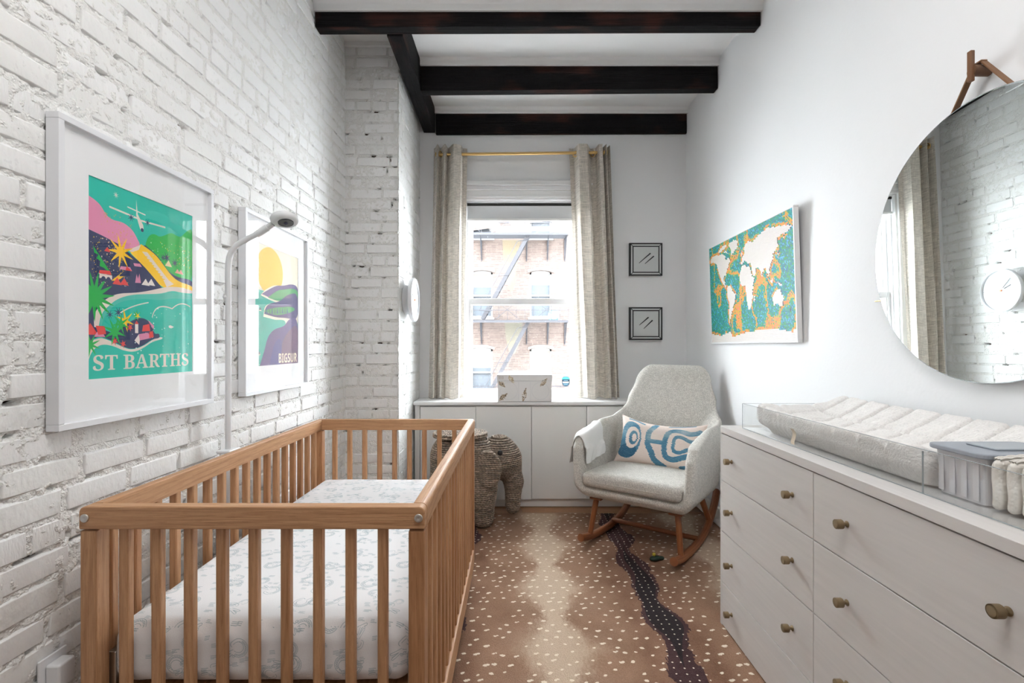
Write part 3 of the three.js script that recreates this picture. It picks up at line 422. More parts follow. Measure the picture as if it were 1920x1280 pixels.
// ---------------------------------------------------------------- framed prints on the brick wall
const poly = (c, pts, col, w, h, close = true) => { c.fillStyle = col; c.beginPath(); pts.forEach(([x, y], i) => i ? c.lineTo(x * w / 100, y * h / 100) : c.moveTo(x * w / 100, y * h / 100)); c.closePath(); c.fill(); };
const curve = (c, pts, col, w, h) => { const P = pts.map(([x, y]) => [x * w / 100, y * h / 100]); c.fillStyle = col; c.beginPath(); c.moveTo(...P[0]); for (let i = 1; i < P.length - 1; i++) c.quadraticCurveTo(...P[i], (P[i][0] + P[i + 1][0]) / 2, (P[i][1] + P[i + 1][1]) / 2); c.lineTo(...P[P.length - 1]); c.closePath(); c.fill(); };
const islandPrint = canvasTex(1024, 1310, (c, w, h) => {
  seedTo(404); const T = '#14c0ab', cream = '#ecdcd2', navy = '#2f3a63', pink = '#e48fb1', green = '#12b54b', yel = '#ffcb1c', red = '#ea4742';
  const dot = (x, y, r, col) => { c.fillStyle = col; c.beginPath(); c.arc(x * w / 100, y * h / 100, r, 0, 7); c.fill(); };
  const burst = (x, y, r, n, col, wd = 0.18) => { c.fillStyle = col; for (let i = 0; i < n; i++) { const a = i / n * 6.283 + 0.3, X = x * w / 100, Yy = y * h / 100; c.beginPath(); c.moveTo(X + Math.cos(a + 1.57) * r * wd, Yy + Math.sin(a + 1.57) * r * wd); c.quadraticCurveTo(X + Math.cos(a + 0.12) * r * 0.7, Yy + Math.sin(a + 0.12) * r * 0.7, X + Math.cos(a) * r, Yy + Math.sin(a) * r); c.quadraticCurveTo(X + Math.cos(a - 0.12) * r * 0.6, Yy + Math.sin(a - 0.12) * r * 0.6, X + Math.cos(a - 1.57) * r * wd, Yy + Math.sin(a - 1.57) * r * wd); c.fill(); } };
  c.fillStyle = T; c.fillRect(0, 0, w, h);
  curve(c, [[0, 10], [5, 11], [10, 13], [14, 17], [19, 18.5], [27, 18], [32, 19], [37, 21], [41, 25], [44, 28], [30, 34], [0, 34]], pink, w, h);
  curve(c, [[48, 28], [49, 24], [53, 20], [58, 19], [62, 20], [68, 18], [75, 15], [81, 16], [86, 16], [90, 13], [95, 10], [101, 8], [101, 46], [80, 44], [60, 33]], green, w, h);
  curve(c, [[48, 27], [58, 30], [65, 34], [72, 39], [82, 41.5], [101, 41], [101, 48], [70, 50], [45, 28]], navy, w, h);
  poly(c, [[0, 26.5], [11, 28], [23, 30], [32, 33], [45, 38], [56, 44], [66, 50], [50, 53], [30, 56], [14, 61], [6, 68], [6, 76], [0, 80]], navy, w, h);
  curve(c, [[44, 27], [49, 28], [59, 31], [67, 36], [75, 41], [84, 44], [101, 45], [101, 49], [84, 48], [66, 50], [56, 44], [45, 38], [32, 32.5], [38, 31], [44, 27]], yel, w, h);
  poly(c, [[31, 32.5], [44, 27.3], [42, 30.5], [36, 32.6]], cream, w, h);
  poly(c, [[45, 31], [50, 30.6], [72, 44], [78, 46], [70, 48.5], [66, 44]], cream, w, h); for (let i = 0; i < 9; i++) poly(c, [[47 + i * 2.2, 33.2 + i * 1.35], [50 + i * 2.2, 33 + i * 1.35], [50.6 + i * 2.2, 33.5 + i * 1.35], [47.6 + i * 2.2, 33.7 + i * 1.35]], yel, w, h);
  curve(c, [[5, 75], [4, 69], [8, 64], [13, 60], [23, 56], [39, 54.5], [53, 52], [64, 49.5], [72, 48], [86, 47], [101, 48], [101, 50], [86, 50.5], [76, 50], [64, 53], [47, 54.5], [34, 56], [23, 59], [16, 63], [10, 67.5], [8, 75]], cream, w, h);
  curve(c, [[9, 72], [11, 67], [17, 62.5], [24, 59], [34, 56], [47, 54.5], [64, 53], [76, 50.5], [101, 51], [101, 54], [76, 54.5], [64, 57], [47, 57], [31, 59], [21, 62], [13, 68], [10, 74]], '#4cc4b2', w, h);
  c.strokeStyle = cream; c.lineWidth = 9; c.lineCap = 'round'; for (const q of [[24, 67, 33, 62, 51, 59], [55, 67, 58, 58, 76, 61], [76, 61, 86, 55, 97, 58.5]]) { c.beginPath(); c.moveTo(q[0] * w / 100, q[1] * h / 100); c.quadraticCurveTo(q[2] * w / 100, q[3] * h / 100, q[4] * w / 100, q[5] * h / 100); c.stroke(); }
  curve(c, [[0, 82], [8, 79], [16, 80.5], [24, 83], [33, 85.5], [40, 85], [48, 83], [56, 79.5], [65, 78], [66, 79.5], [55, 81], [47, 84.5], [38, 87], [28, 86], [20, 83.5], [10, 82.5], [3, 86], [0, 92]], cream, w, h);
  curve(c, [[0, 74], [6, 74], [13, 75.5], [20, 77], [29, 73], [37, 69], [47, 67.5], [55, 71.5], [57, 77], [62, 76], [63, 79], [55, 79.5], [47, 83], [39, 85], [32, 85], [24, 82.5], [16, 80], [8, 78.5], [0, 82]], navy, w, h);
  for (let i = 0; i < 150; i++) dot(2 + rnd() * 30, 29 + rnd() * 24, 1.5 + rnd() * 3, rnd() < 0.6 ? '#d8a93a' : '#e9d8c8'); for (let i = 0; i < 60; i++) dot(10 + rnd() * 26, 15 + rnd() * 14, 1.5 + rnd() * 3, '#e0a35c'); for (let i = 0; i < 90; i++) dot(52 + rnd() * 46, 22 + rnd() * 15, 1.5 + rnd() * 3.5, rnd() < 0.7 ? '#e0c53c' : '#cfeccb'); for (let i = 0; i < 40; i++) dot(20 + rnd() * 78, 60 + rnd() * 28, 2 + rnd() * 4, '#e6f4ee');
  c.fillStyle = cream; poly(c, [[39.6, 3], [41, 11], [46, 16], [46.6, 18], [45, 20.3], [43, 18.4], [39.6, 12]], cream, w, h);
  c.strokeStyle = cream; c.lineWidth = 13; for (const q of [[17, 12.2, 41, 13.4], [43, 14, 68, 13.2]]) { c.beginPath(); c.moveTo(q[0] * w / 100, q[1] * h / 100); c.lineTo(q[2] * w / 100, q[3] * h / 100); c.stroke(); } c.lineWidth = 9; c.beginPath(); c.moveTo(32 * w / 100, 9 * h / 100); c.lineTo(48 * w / 100, 10 * h / 100); c.stroke();
  dot(45.2, 19, 14, navy); burst(35, 14, 34, 8, navy, 0.1); burst(50.3, 14, 30, 8, navy, 0.1); burst(22, 5, 26, 8, cream, 0.12);
  burst(26, 34, 118, 9, yel, 0.12); burst(5, 59, 165, 15, green, 0.1); poly(c, [[4, 34], [19, 47], [12, 44], [9, 43.5], [9.5, 41], [6.5, 40], [8, 38], [5, 37.5]], green, w, h); poly(c, [[18, 50], [30, 43], [24, 47], [29, 46.5], [23, 49.5]], yel, w, h);
  burst(70, 31, 48, 8, navy, 0.12); burst(79, 33, 42, 8, navy, 0.12); burst(66, 31.5, 30, 7, navy, 0.12);
  for (const [x, y, s, col] of [[23, 51.5, 4, red], [29, 51.2, 4, red], [48.5, 49.5, 4, '#f3ece6'], [54, 49, 4, '#f3ece6'], [15, 35.5, 2.6, red], [72, 36, 4, '#f3dfb0'], [82, 39, 3, '#f0a9a0'], [86, 39, 3, '#f0a9a0'], [2, 78, 6, red], [9, 79, 4.5, pink]]) poly(c, [[x - s, y], [x, y - s * 0.95], [x + s, y]], col, w, h);
  poly(c, [[26, 41.5], [34, 41], [36, 43], [25, 43.2]], pink, w, h); poly(c, [[31, 41], [36, 43], [30, 43.2]], red, w, h); poly(c, [[37, 38.5], [43, 38], [45, 39.6], [38, 40]], pink, w, h);
  poly(c, [[9, 45.5], [17, 45], [18.5, 47], [8.5, 47.2]], red, w, h); c.fillStyle = cream; c.fillRect(0.088 * w, 0.472 * h, 0.1 * w, 0.022 * h); dot(12, 49.6, 17, navy); dot(16, 49.6, 17, navy);
  poly(c, [[38.6, 49], [40, 44], [41.2, 46.5], [42.6, 43.5], [44, 48.6]], pink, w, h);
  poly(c, [[6, 73.5], [13, 73.5], [14, 77.5], [8, 78]], red, w, h); poly(c, [[42, 77], [51, 76], [54, 79], [43, 80.5]], pink, w, h); poly(c, [[42, 77], [43, 80.5], [42.4, 83], [38, 80.5]], '#f4e9e2', w, h); poly(c, [[46, 72], [52, 71], [53, 75], [45, 75.5]], red, w, h); poly(c, [[50, 68.5], [57, 72], [56, 74]], pink, w, h); poly(c, [[52, 75.5], [55.5, 75], [56.5, 78.5], [52, 79]], red, w, h); c.fillStyle = '#f4e9e2'; c.fillRect(0.385 * w, 0.715 * h, 0.03 * w, 0.05 * h); poly(c, [[38, 71.5], [40, 69.6], [42, 71.5]], red, w, h);
  for (const [x, y] of [[34, 73.5], [21, 81], [28, 82.5]]) burst(x, y, 32, 6, red, 0.3); burst(21, 76, 100, 8, green, 0.14); burst(30, 70, 85, 6, yel, 0.14); burst(26, 72, 80, 7, green, 0.12); burst(40, 66.8, 46, 7, green, 0.14); burst(41, 67, 32, 5, yel, 0.2); burst(24, 66, 40, 8, navy, 0.1); burst(17, 67.5, 32, 8, navy, 0.1); burst(2, 83, 80, 9, green, 0.12); poly(c, [[72, 71.5], [74, 71], [78, 72], [75, 73], [72.5, 72.6]], '#f4ece6', w, h);
  c.fillStyle = '#efe0d6'; c.font = 'bold 150px serif'; c.textBaseline = 'alphabetic'; c.save(); c.translate(0.035 * w, 0.958 * h); const tw = c.measureText('ST BARTHS').width; c.scale(0.925 * w / tw, 0.93); c.fillText('ST BARTHS', 0, 0); c.restore();
});
const coastPrint = canvasTex(1024, 1310, (c, w, h) => {
  seedTo(909); c.fillStyle = '#efe6d2'; c.fillRect(0, 0, w, h); c.fillStyle = '#f3c646'; c.beginPath(); c.ellipse(0.32 * w, 0.205 * h, 0.29 * w, 0.20 * h, 0, 0, 7); c.fill();
  c.fillStyle = '#3fae9c'; c.fillRect(0, 0.38 * h, w, h); const P = '#5b4d80', P2 = '#4a3f70', G = '#3f9a5a', cr = '#efe6d2';
  curve(c, [[12, 42], [16, 39], [30, 34], [43, 31], [62, 30], [83, 26], [101, 28], [101, 46], [55, 46], [37, 45.5], [14, 42.5]], cr, w, h); curve(c, [[14, 41], [43, 31], [62, 30], [83, 26], [101, 27], [101, 44], [55, 43.5], [37, 43.5], [14, 41]], P, w, h); curve(c, [[27, 43], [46, 35], [68, 32.5], [84, 30], [101, 31], [101, 40], [70, 42], [50, 44.5], [27, 43]], G, w, h);
  curve(c, [[17, 59.5], [19, 53], [22, 50], [34, 47], [52, 45], [75, 37], [101, 33], [101, 70], [68, 67], [68, 60], [43, 61]], cr, w, h); curve(c, [[19, 57], [21, 51], [34, 47], [52, 45], [75, 36], [101, 33], [101, 60], [70, 58], [46, 59], [19, 57]], P2, w, h); curve(c, [[19, 54.5], [37, 51], [60, 49], [82, 47], [95, 49], [80, 53], [46, 57.5], [19, 55]], G, w, h);
  for (let i = 0; i < 9; i++) poly(c, [[22 + i * 6, 57 - i * 0.4], [24 + i * 6, 51 - i * 0.3], [26.5 + i * 6, 57 - i * 0.4]], i % 2 ? '#2c6f56' : '#2a5a72', w, h);
  curve(c, [[9, 101], [20, 87], [26, 76], [40, 69], [65, 66], [75, 59], [101, 55], [101, 101]], P, w, h); curve(c, [[52, 101], [56, 84], [70, 72], [101, 60], [101, 101]], '#6a4f6c', w, h); curve(c, [[30, 101], [36, 86], [50, 76], [60, 80], [54, 101]], '#4c4a86', w, h);
  for (const [x, y] of [[5, 54], [11, 54], [4, 62], [5, 90], [9, 90], [6, 95]]) { poly(c, [[x - 2, y], [x, y - 2.4], [x + 1.6, y]], '#3a3550', w, h); poly(c, [[x - 2.6, y + 0.3], [x + 2.4, y + 0.3], [x + 1.5, y + 1], [x - 1.8, y + 1]], cr, w, h); }
  c.fillStyle = '#efe3cb'; c.font = 'bold 120px sans-serif'; c.save(); c.translate(0.50 * w, 0.985 * h); const tw = c.measureText('BIGSUR').width; c.scale(0.47 * w / tw, 1.25); c.fillText('BIGSUR', 0, 0); c.restore();
});
function framedPrint(label, zc, print, tiltZ = 0) {
  const o = thing('framed_print', label, 'picture', [XL + 0.003, 1.3865, zc], Math.PI / 2, 'framed prints on the brick wall');       // local x runs away from the eye, local z into the room
  const W = 0.605, H = 0.762, f = 0.016, d = 0.032, F = (nm, ...a) => part(o, nm, rspan(...a, 0.0015, 1), M.whiteFrame);
  F('frame_rail', -W / 2, W / 2, H / 2 - f, H / 2, 0, d); F('frame_rail', -W / 2, W / 2, -H / 2, -H / 2 + f, 0, d); F('frame_stile', -W / 2, -W / 2 + f, -H / 2 + f, H / 2 - f, 0, d); F('frame_stile', W / 2 - f, W / 2, -H / 2 + f, H / 2 - f, 0, d);
  const mat = new THREE.Shape(); const a = W / 2 - f + 0.002, b = H / 2 - f + 0.002; mat.moveTo(-a, -b); mat.lineTo(a, -b); mat.lineTo(a, b); mat.lineTo(-a, b); mat.closePath(); const ho = new THREE.Path(); ho.moveTo(-0.205, -0.263); ho.lineTo(-0.205, 0.263); ho.lineTo(0.205, 0.263); ho.lineTo(0.205, -0.263); ho.closePath(); mat.holes.push(ho);
  part(o, 'mat_board', boxUV(clean(new THREE.ExtrudeGeometry(mat, { depth: 0.0022, bevelEnabled: false }))), M.paper, [0, 0, 0.0165]);
  part(o, 'print', new THREE.PlaneGeometry(0.412, 0.528), std({ map: print, roughness: 0.75 }), [0, 0, 0.0166]);
  part(o, 'glazing', new THREE.PlaneGeometry(W - 2 * f + 0.004, H - 2 * f + 0.004), M.glass, [0, 0, 0.0225]); part(o, 'backing', span(-a, a, -b, b, 0.006, 0.0135), M.paper);
}
framedPrint('white framed island travel poster reading ST BARTHS, with plane and palms', -1.479, islandPrint);
framedPrint('white framed coast travel poster with yellow sun, next to the baby camera', -2.293, coastPrint);
// ---------------------------------------------------------------- baby camera on its stand
{
  const o = thing('baby_monitor', 'white baby camera on a tall bent pole standing behind the crib', 'baby monitor', [-1.068, 0, -1.84]);
  const pts = [[0, 0.02, 0], [0, 0.7, 0], [0, 1.40, 0], [0, 1.50, 0], [0.006, 1.545, 0], [0.028, 1.580, 0], [0.07, 1.606, 0], [0.12, 1.632, 0], [0.165, 1.662, 0]];
  part(o, 'pole', tube(pts, 0.0105, 90, 14), M.plastic); part(o, 'collar', new THREE.CylinderGeometry(0.0125, 0.0125, 0.05, 16).rotateZ(-1.02).translate(0.125, 1.636, 0), M.plastic);
  part(o, 'joint_button', new THREE.SphereGeometry(0.007, 10, 8).translate(-0.008, 1.39, 0.009), M.plastic);
  part(o, 'base', rspan(-0.035, 0.12, 0.013, 0.024, -0.12, 0.12, 0.005), M.plastic); part(o, 'cable_plate', rbox(0.05, 0.012, 0.075, 0.005, 0.0, 0.822, 0), M.plastic);
  const head = new THREE.Group(); head.name = 'camera_head'; head.position.set(0.208, 1.680, 0.0); head.rotation.set(-0.26, 0, 0.16); o.add(head);
  part(head, 'housing', new THREE.LatheGeometry([[0, 0.017], [0.02, 0.0165], [0.036, 0.013], [0.046, 0.006], [0.049, -0.002], [0.047, -0.010], [0.040, -0.016], [0.028, -0.019], [0, -0.019]].map((q) => new THREE.Vector2(...q)), 36), M.plastic);
  part(head, 'lens_window', new THREE.CylinderGeometry(0.0275, 0.0265, 0.004, 28).translate(0.006, -0.0195, 0.004), M.plasticDark); part(head, 'lens', new THREE.SphereGeometry(0.008, 14, 8, 0, 6.3, 1.6, 1.5).translate(0.006, -0.0195, 0.004), std({ color: lin(0.03, 0.03, 0.07), roughness: 0.08 }));
}
// ---------------------------------------------------------------- wall clock on the pier
{
  const o = thing('wall_clock', 'round white wall clock with orange second hand on the brick pier', 'clock', [-0.772, 1.527, -3.44], Math.PI / 2);
  part(o, 'case', new THREE.LatheGeometry([[0, 0], [0.098, 0], [0.10, 0.004], [0.10, 0.034], [0.142, 0.046], [0.149, 0.054], [0.150, 0.070], [0.146, 0.075], [0.140, 0.075], [0.137, 0.066]].map((q) => new THREE.Vector2(...q)), 64).rotateX(Math.PI / 2), M.whiteFrame);
  const face = canvasTex(512, 512, (c) => { c.fillStyle = '#eef1f4'; c.fillRect(0, 0, 512, 512); c.translate(256, 256); c.fillStyle = '#7a8794'; for (let i = 0; i < 60; i++) { c.save(); c.rotate(i * Math.PI / 30); c.fillRect(i % 5 ? -1.5 : -3, -243, i % 5 ? 3 : 6, i % 5 ? 12 : 20); c.restore(); } c.font = '26px sans-serif'; c.textAlign = 'center'; c.textBaseline = 'middle'; for (let i = 1; i <= 12; i++) c.fillText(String(i), Math.sin(i * Math.PI / 6) * 200, -Math.cos(i * Math.PI / 6) * 200); c.fillRect(-16, -110, 32, 8); });
  part(o, 'dial', new THREE.CircleGeometry(0.139, 48), std({ map: face, roughness: 0.6 }), [0, 0, 0.064]);
  const hand = (nm, ang, L, w, mat, z) => part(o, nm, span(-w / 2, w / 2, 0.026, L, 0, 0.0015), mat, [0, 0, z], [0, 0, -ang]);
  hand('hour_hand', 9.88 / 12 * 6.283, 0.078, 0.006, M.black, 0.066); hand('minute_hand', 53 / 60 * 6.283, 0.105, 0.0035, M.black, 0.0682); const orange = std({ color: lin(0.8, 0.25, 0.1), roughness: 0.5 });
  part(o, 'second_hand', span(-0.001, 0.001, -0.03, 0.125, 0, 0.001), orange, [0, 0, 0.0702], [0, 0, 3.1]); part(o, 'hub', new THREE.CylinderGeometry(0.006, 0.006, 0.009, 14).rotateX(Math.PI / 2).translate(0, 0, 0.0685), orange);
}
// ---------------------------------------------------------------- crib
const cribX0 = -1.015, cribX1 = -0.212, cribZ0 = -1.15, cribZ1 = -2.535, cribTop = 0.838;
{
  seedTo(515);
  const o = thing('crib', 'oak crib with slatted sides standing along the brick wall', 'crib', [(cribX0 + cribX1) / 2, 0.013, (cribZ0 + cribZ1) / 2]);
  const w = cribX1 - cribX0, l = cribZ0 - cribZ1, T = cribTop - 0.013, hx = w / 2, hz = l / 2, mats = [M.oak, M.oakB, M.oak, M.oakC];
  const pick = () => mats[Math.floor(rnd() * 4)];
  // posts stand inside the corners, below the end rails
  for (const sx of [-1, 1]) for (const sz of [-1, 1]) part(o, 'post', woodBox(0.038, T - 0.06 - 0.10, 0.040, 0.004), sz > 0 && sx < 0 ? M.oak : M.oakB, [sx * (hx - 0.020), (T - 0.055 + 0.10) / 2, sz * (hz - 0.022)]);
  for (const sz of [-1, 1]) {
    const s = new THREE.Shape(), H = 0.053, r = 0.017; s.moveTo(-hx + 0.004, -H / 2); s.lineTo(hx - 0.004, -H / 2); s.quadraticCurveTo(hx, -H / 2, hx, -H / 2 + 0.006); s.lineTo(hx, H / 2 - r); s.quadraticCurveTo(hx, H / 2, hx - r, H / 2); s.lineTo(-hx + r, H / 2); s.quadraticCurveTo(-hx, H / 2, -hx, H / 2 - r); s.lineTo(-hx, -H / 2 + 0.006); s.quadraticCurveTo(-hx, -H / 2, -hx + 0.004, -H / 2);
    const g = clean(new THREE.ExtrudeGeometry(s, { depth: 0.024, bevelEnabled: true, bevelThickness: 0.003, bevelSize: 0.003, bevelOffset: -0.003, bevelSegments: 3, curveSegments: 8 })); boxUV(g, 1, rnd(), rnd(), 0);
    const rail = part(o, 'end_rail', g, M.oak, [0, T - 0.0275, sz * (hz - 0.015) - 0.012]);
    if (sz > 0) for (const sx of [-1, 1]) { const sc = part(rail, 'screw_head', new THREE.LatheGeometry([[0, 0.0022], [0.0028, 0.0022], [0.0034, 0.0035], [0.0085, 0.0035], [0.0098, 0.002], [0.0098, 0]].map((q) => new THREE.Vector2(...q)), 24).rotateX(Math.PI / 2), M.steel, [sx * (hx - 0.0145), 0.0, 0.0272]); }
    for (let k = 0; k < 9; k++) part(o, 'slat', woodBox(0.0225, T - 0.05 - 0.16, 0.0225, 0.005, 3), pick(), [-0.302 + k * 0.0757 - 0.004, (T - 0.052 + 0.16) / 2, sz * (hz - 0.020)]);
    part(o, 'bottom_rail', woodBox(w - 0.07, 0.06, 0.024, 0.004), M.oak, [0, 0.135, sz * (hz - 0.020)]);
  }
  for (const sx of [-1, 1]) {
    const s = new THREE.Shape(), H = 0.053, W2 = 0.033, r = 0.015; s.moveTo(-W2 / 2, -H / 2); s.lineTo(W2 / 2, -H / 2); s.lineTo(W2 / 2, H / 2 - r); s.quadraticCurveTo(W2 / 2, H / 2, W2 / 2 - r, H / 2); s.lineTo(-W2 / 2 + 0.004, H / 2); s.quadraticCurveTo(-W2 / 2, H / 2, -W2 / 2, H / 2 - 0.004); s.closePath();
    const g = clean(new THREE.ExtrudeGeometry(s, { depth: l - 0.062, bevelEnabled: false, curveSegments: 6 }).translate(0, 0, -(l - 0.062) / 2)); if (sx < 0) g.scale(-1, 1, 1);
    if (sx < 0) { const ix = g.attributes.position, nn = g.attributes.normal; for (let i = 0; i < ix.count; i += 3) for (const at of [ix, nn]) { const a = [at.getX(i + 1), at.getY(i + 1), at.getZ(i + 1)]; at.setXYZ(i + 1, at.getX(i + 2), at.getY(i + 2), at.getZ(i + 2)); at.setXYZ(i + 2, ...a); } }
    boxUV(g, 1, rnd(), rnd(), 2); part(o, 'side_rail', g, M.oak, [sx * (hx - W2 / 2), T - 0.0275, 0]);
    for (let k = 0; k < 17; k++) part(o, 'slat', woodBox(0.0225, T - 0.05 - 0.15, 0.0225, 0.005, 3), pick(), [sx * (hx - 0.018), (T - 0.052 + 0.15) / 2, hz - 0.061 - k * 0.0763 - 0.01]);
    part(o, 'bottom_rail', woodBox(0.030, 0.085, l - 0.05, 0.004), M.oak, [sx * (hx - 0.015), 0.128, 0]);
    for (const sz of [-1, 1]) part(o, 'leg', cylBetween([sx * (hx - 0.03), 0, sz * (hz - 0.28)], [sx * (hx - 0.03), 0.10, sz * (hz - 0.28)], 0.015, 0.021, 18), M.oakB);
  }
  part(o, 'mattress_support', woodBox(w - 0.07, 0.014, l - 0.07, 0.002), M.oakB, [0, 0.372, 0]);
  for (const sx of [-1, 1]) for (const sz of [-1, 1]) part(o, 'support_bracket', rbox(0.02, 0.09, 0.05, 0.003, sx * (hx - 0.04), 0.415, sz * (hz - 0.07)), M.steel);
}
{ // mattress in a fitted sheet with a printed crocodile pattern
  const sheet = canvasTex(1024, 1024, (c, w, h) => {
    c.fillStyle = '#f3f4f7'; c.fillRect(0, 0, w, h); seedTo(222); c.strokeStyle = '#b4c3ca'; c.lineWidth = 3.4; c.lineCap = 'round';
    const croc = (x, y, a, s) => {
      c.save(); c.translate(x, y); c.rotate(a); c.scale(s, s);
      c.beginPath(); c.arc(0, 0, 58, 2.4, 5.9); c.stroke(); c.beginPath(); c.arc(0, 6, 34, 2.2, 6.0); c.stroke(); c.beginPath(); c.moveTo(-43, 38); c.quadraticCurveTo(-20, 70, 30, 52); c.quadraticCurveTo(44, 40, 36, 26); c.stroke(); c.beginPath(); c.moveTo(-27, 32); c.quadraticCurveTo(-8, 46, 20, 36); c.stroke();
      c.beginPath(); c.moveTo(54, -20); c.lineTo(112, -34); c.quadraticCurveTo(124, -28, 112, -20); c.lineTo(64, -8); c.lineTo(110, -2); c.quadraticCurveTo(118, 6, 106, 10); c.lineTo(36, 6); c.stroke();
      for (let k = 0; k < 6; k++) { c.beginPath(); c.moveTo(66 + k * 8, -12 - k * 1.5); c.lineTo(69 + k * 8, -6 - k); c.stroke(); } for (let k = 0; k < 11; k++) { const t = 2.6 + k * 0.3; c.beginPath(); c.arc(Math.cos(t) * 46, Math.sin(t) * 46, 5, 0, 7); c.stroke(); } c.beginPath(); c.arc(52, -34, 7, 0, 7); c.stroke();
      c.restore();
    };
    for (const [x, y, a, s] of [[140, 140, 0, 1], [420, 110, 2.6, 0.95], [700, 160, 0.6, 1], [920, 300, 3.3, 0.9], [250, 380, 3.0, 1], [540, 370, 0.3, 1], [150, 620, 0.9, 0.95], [420, 640, 3.6, 1], [720, 560, 5.8, 1], [900, 780, 2.7, 0.95], [200, 880, 3.3, 1], [520, 880, 0.1, 1], [760, 920, 3.1, 0.8], [960, 60, 1.2, 0.6]]) croc(x, y, a, s);
    for (let k = 0; k < 12; k++) croc(rnd() * w, rnd() * h, rnd() * 6.28, 0.55 + rnd() * 0.35);
    for (let k = 0; k < 90; k++) { const x = rnd() * w, y = rnd() * h; for (let q = 0; q < 3; q++) { c.beginPath(); c.moveTo(x, y + q * 9); c.lineTo(x + 20 + rnd() * 26, y + q * 9 - 3); c.stroke(); } }
  });
  const m = thing('crib_mattress', 'crib mattress in a white fitted sheet with pale blue crocodile print', 'mattress', [(cribX0 + cribX1) / 2, 0.394, (cribZ0 + cribZ1) / 2]);
  const a = 0.362, b = 0.660, H = 0.152, g = netMesh((x, y, z) => sdBox(x, y - H / 2 - 0.004 * (fbm(x * 6 + 9, z * 6 + 4, 2, 2) - 0.5), z, a, H / 2, b, 0.045) + 0.0025 * (vnoise(x * 40, y * 8, z * 40) - 0.5) * (y < 0.05 ? 1 : 0), [-a - 0.02, -0.02, -b - 0.02], [a + 0.02, H + 0.02, b + 0.02], 0.0085);
  part(m, 'sheet', triUV(g, 1 / 0.40), std({ map: sheet, roughness: 0.92, bumpMap: withRep(bumpFine, 8, 8), bumpScale: 0.0005 }));
}
{ // plug-in adapter on the brick wall
  const o = thing('outlet', 'white wall socket with a plugged-in adapter low on the brick wall', 'socket', [XL + 0.004, 0.415, -1.19], Math.PI / 2);
  part(o, 'cover_plate', rbox(0.072, 0.115, 0.006, 0.002, 0, 0, 0.003), M.plastic); part(o, 'adapter', rbox(0.046, 0.06, 0.034, 0.006, 0, 0.012, 0.023), M.plastic); part(o, 'prong_slot', box(0.004, 0.012, 0.002, -0.01, -0.038, 0.0065), M.black); part(o, 'prong_slot', box(0.004, 0.012, 0.002, 0.01, -0.038, 0.0065), M.black);
}

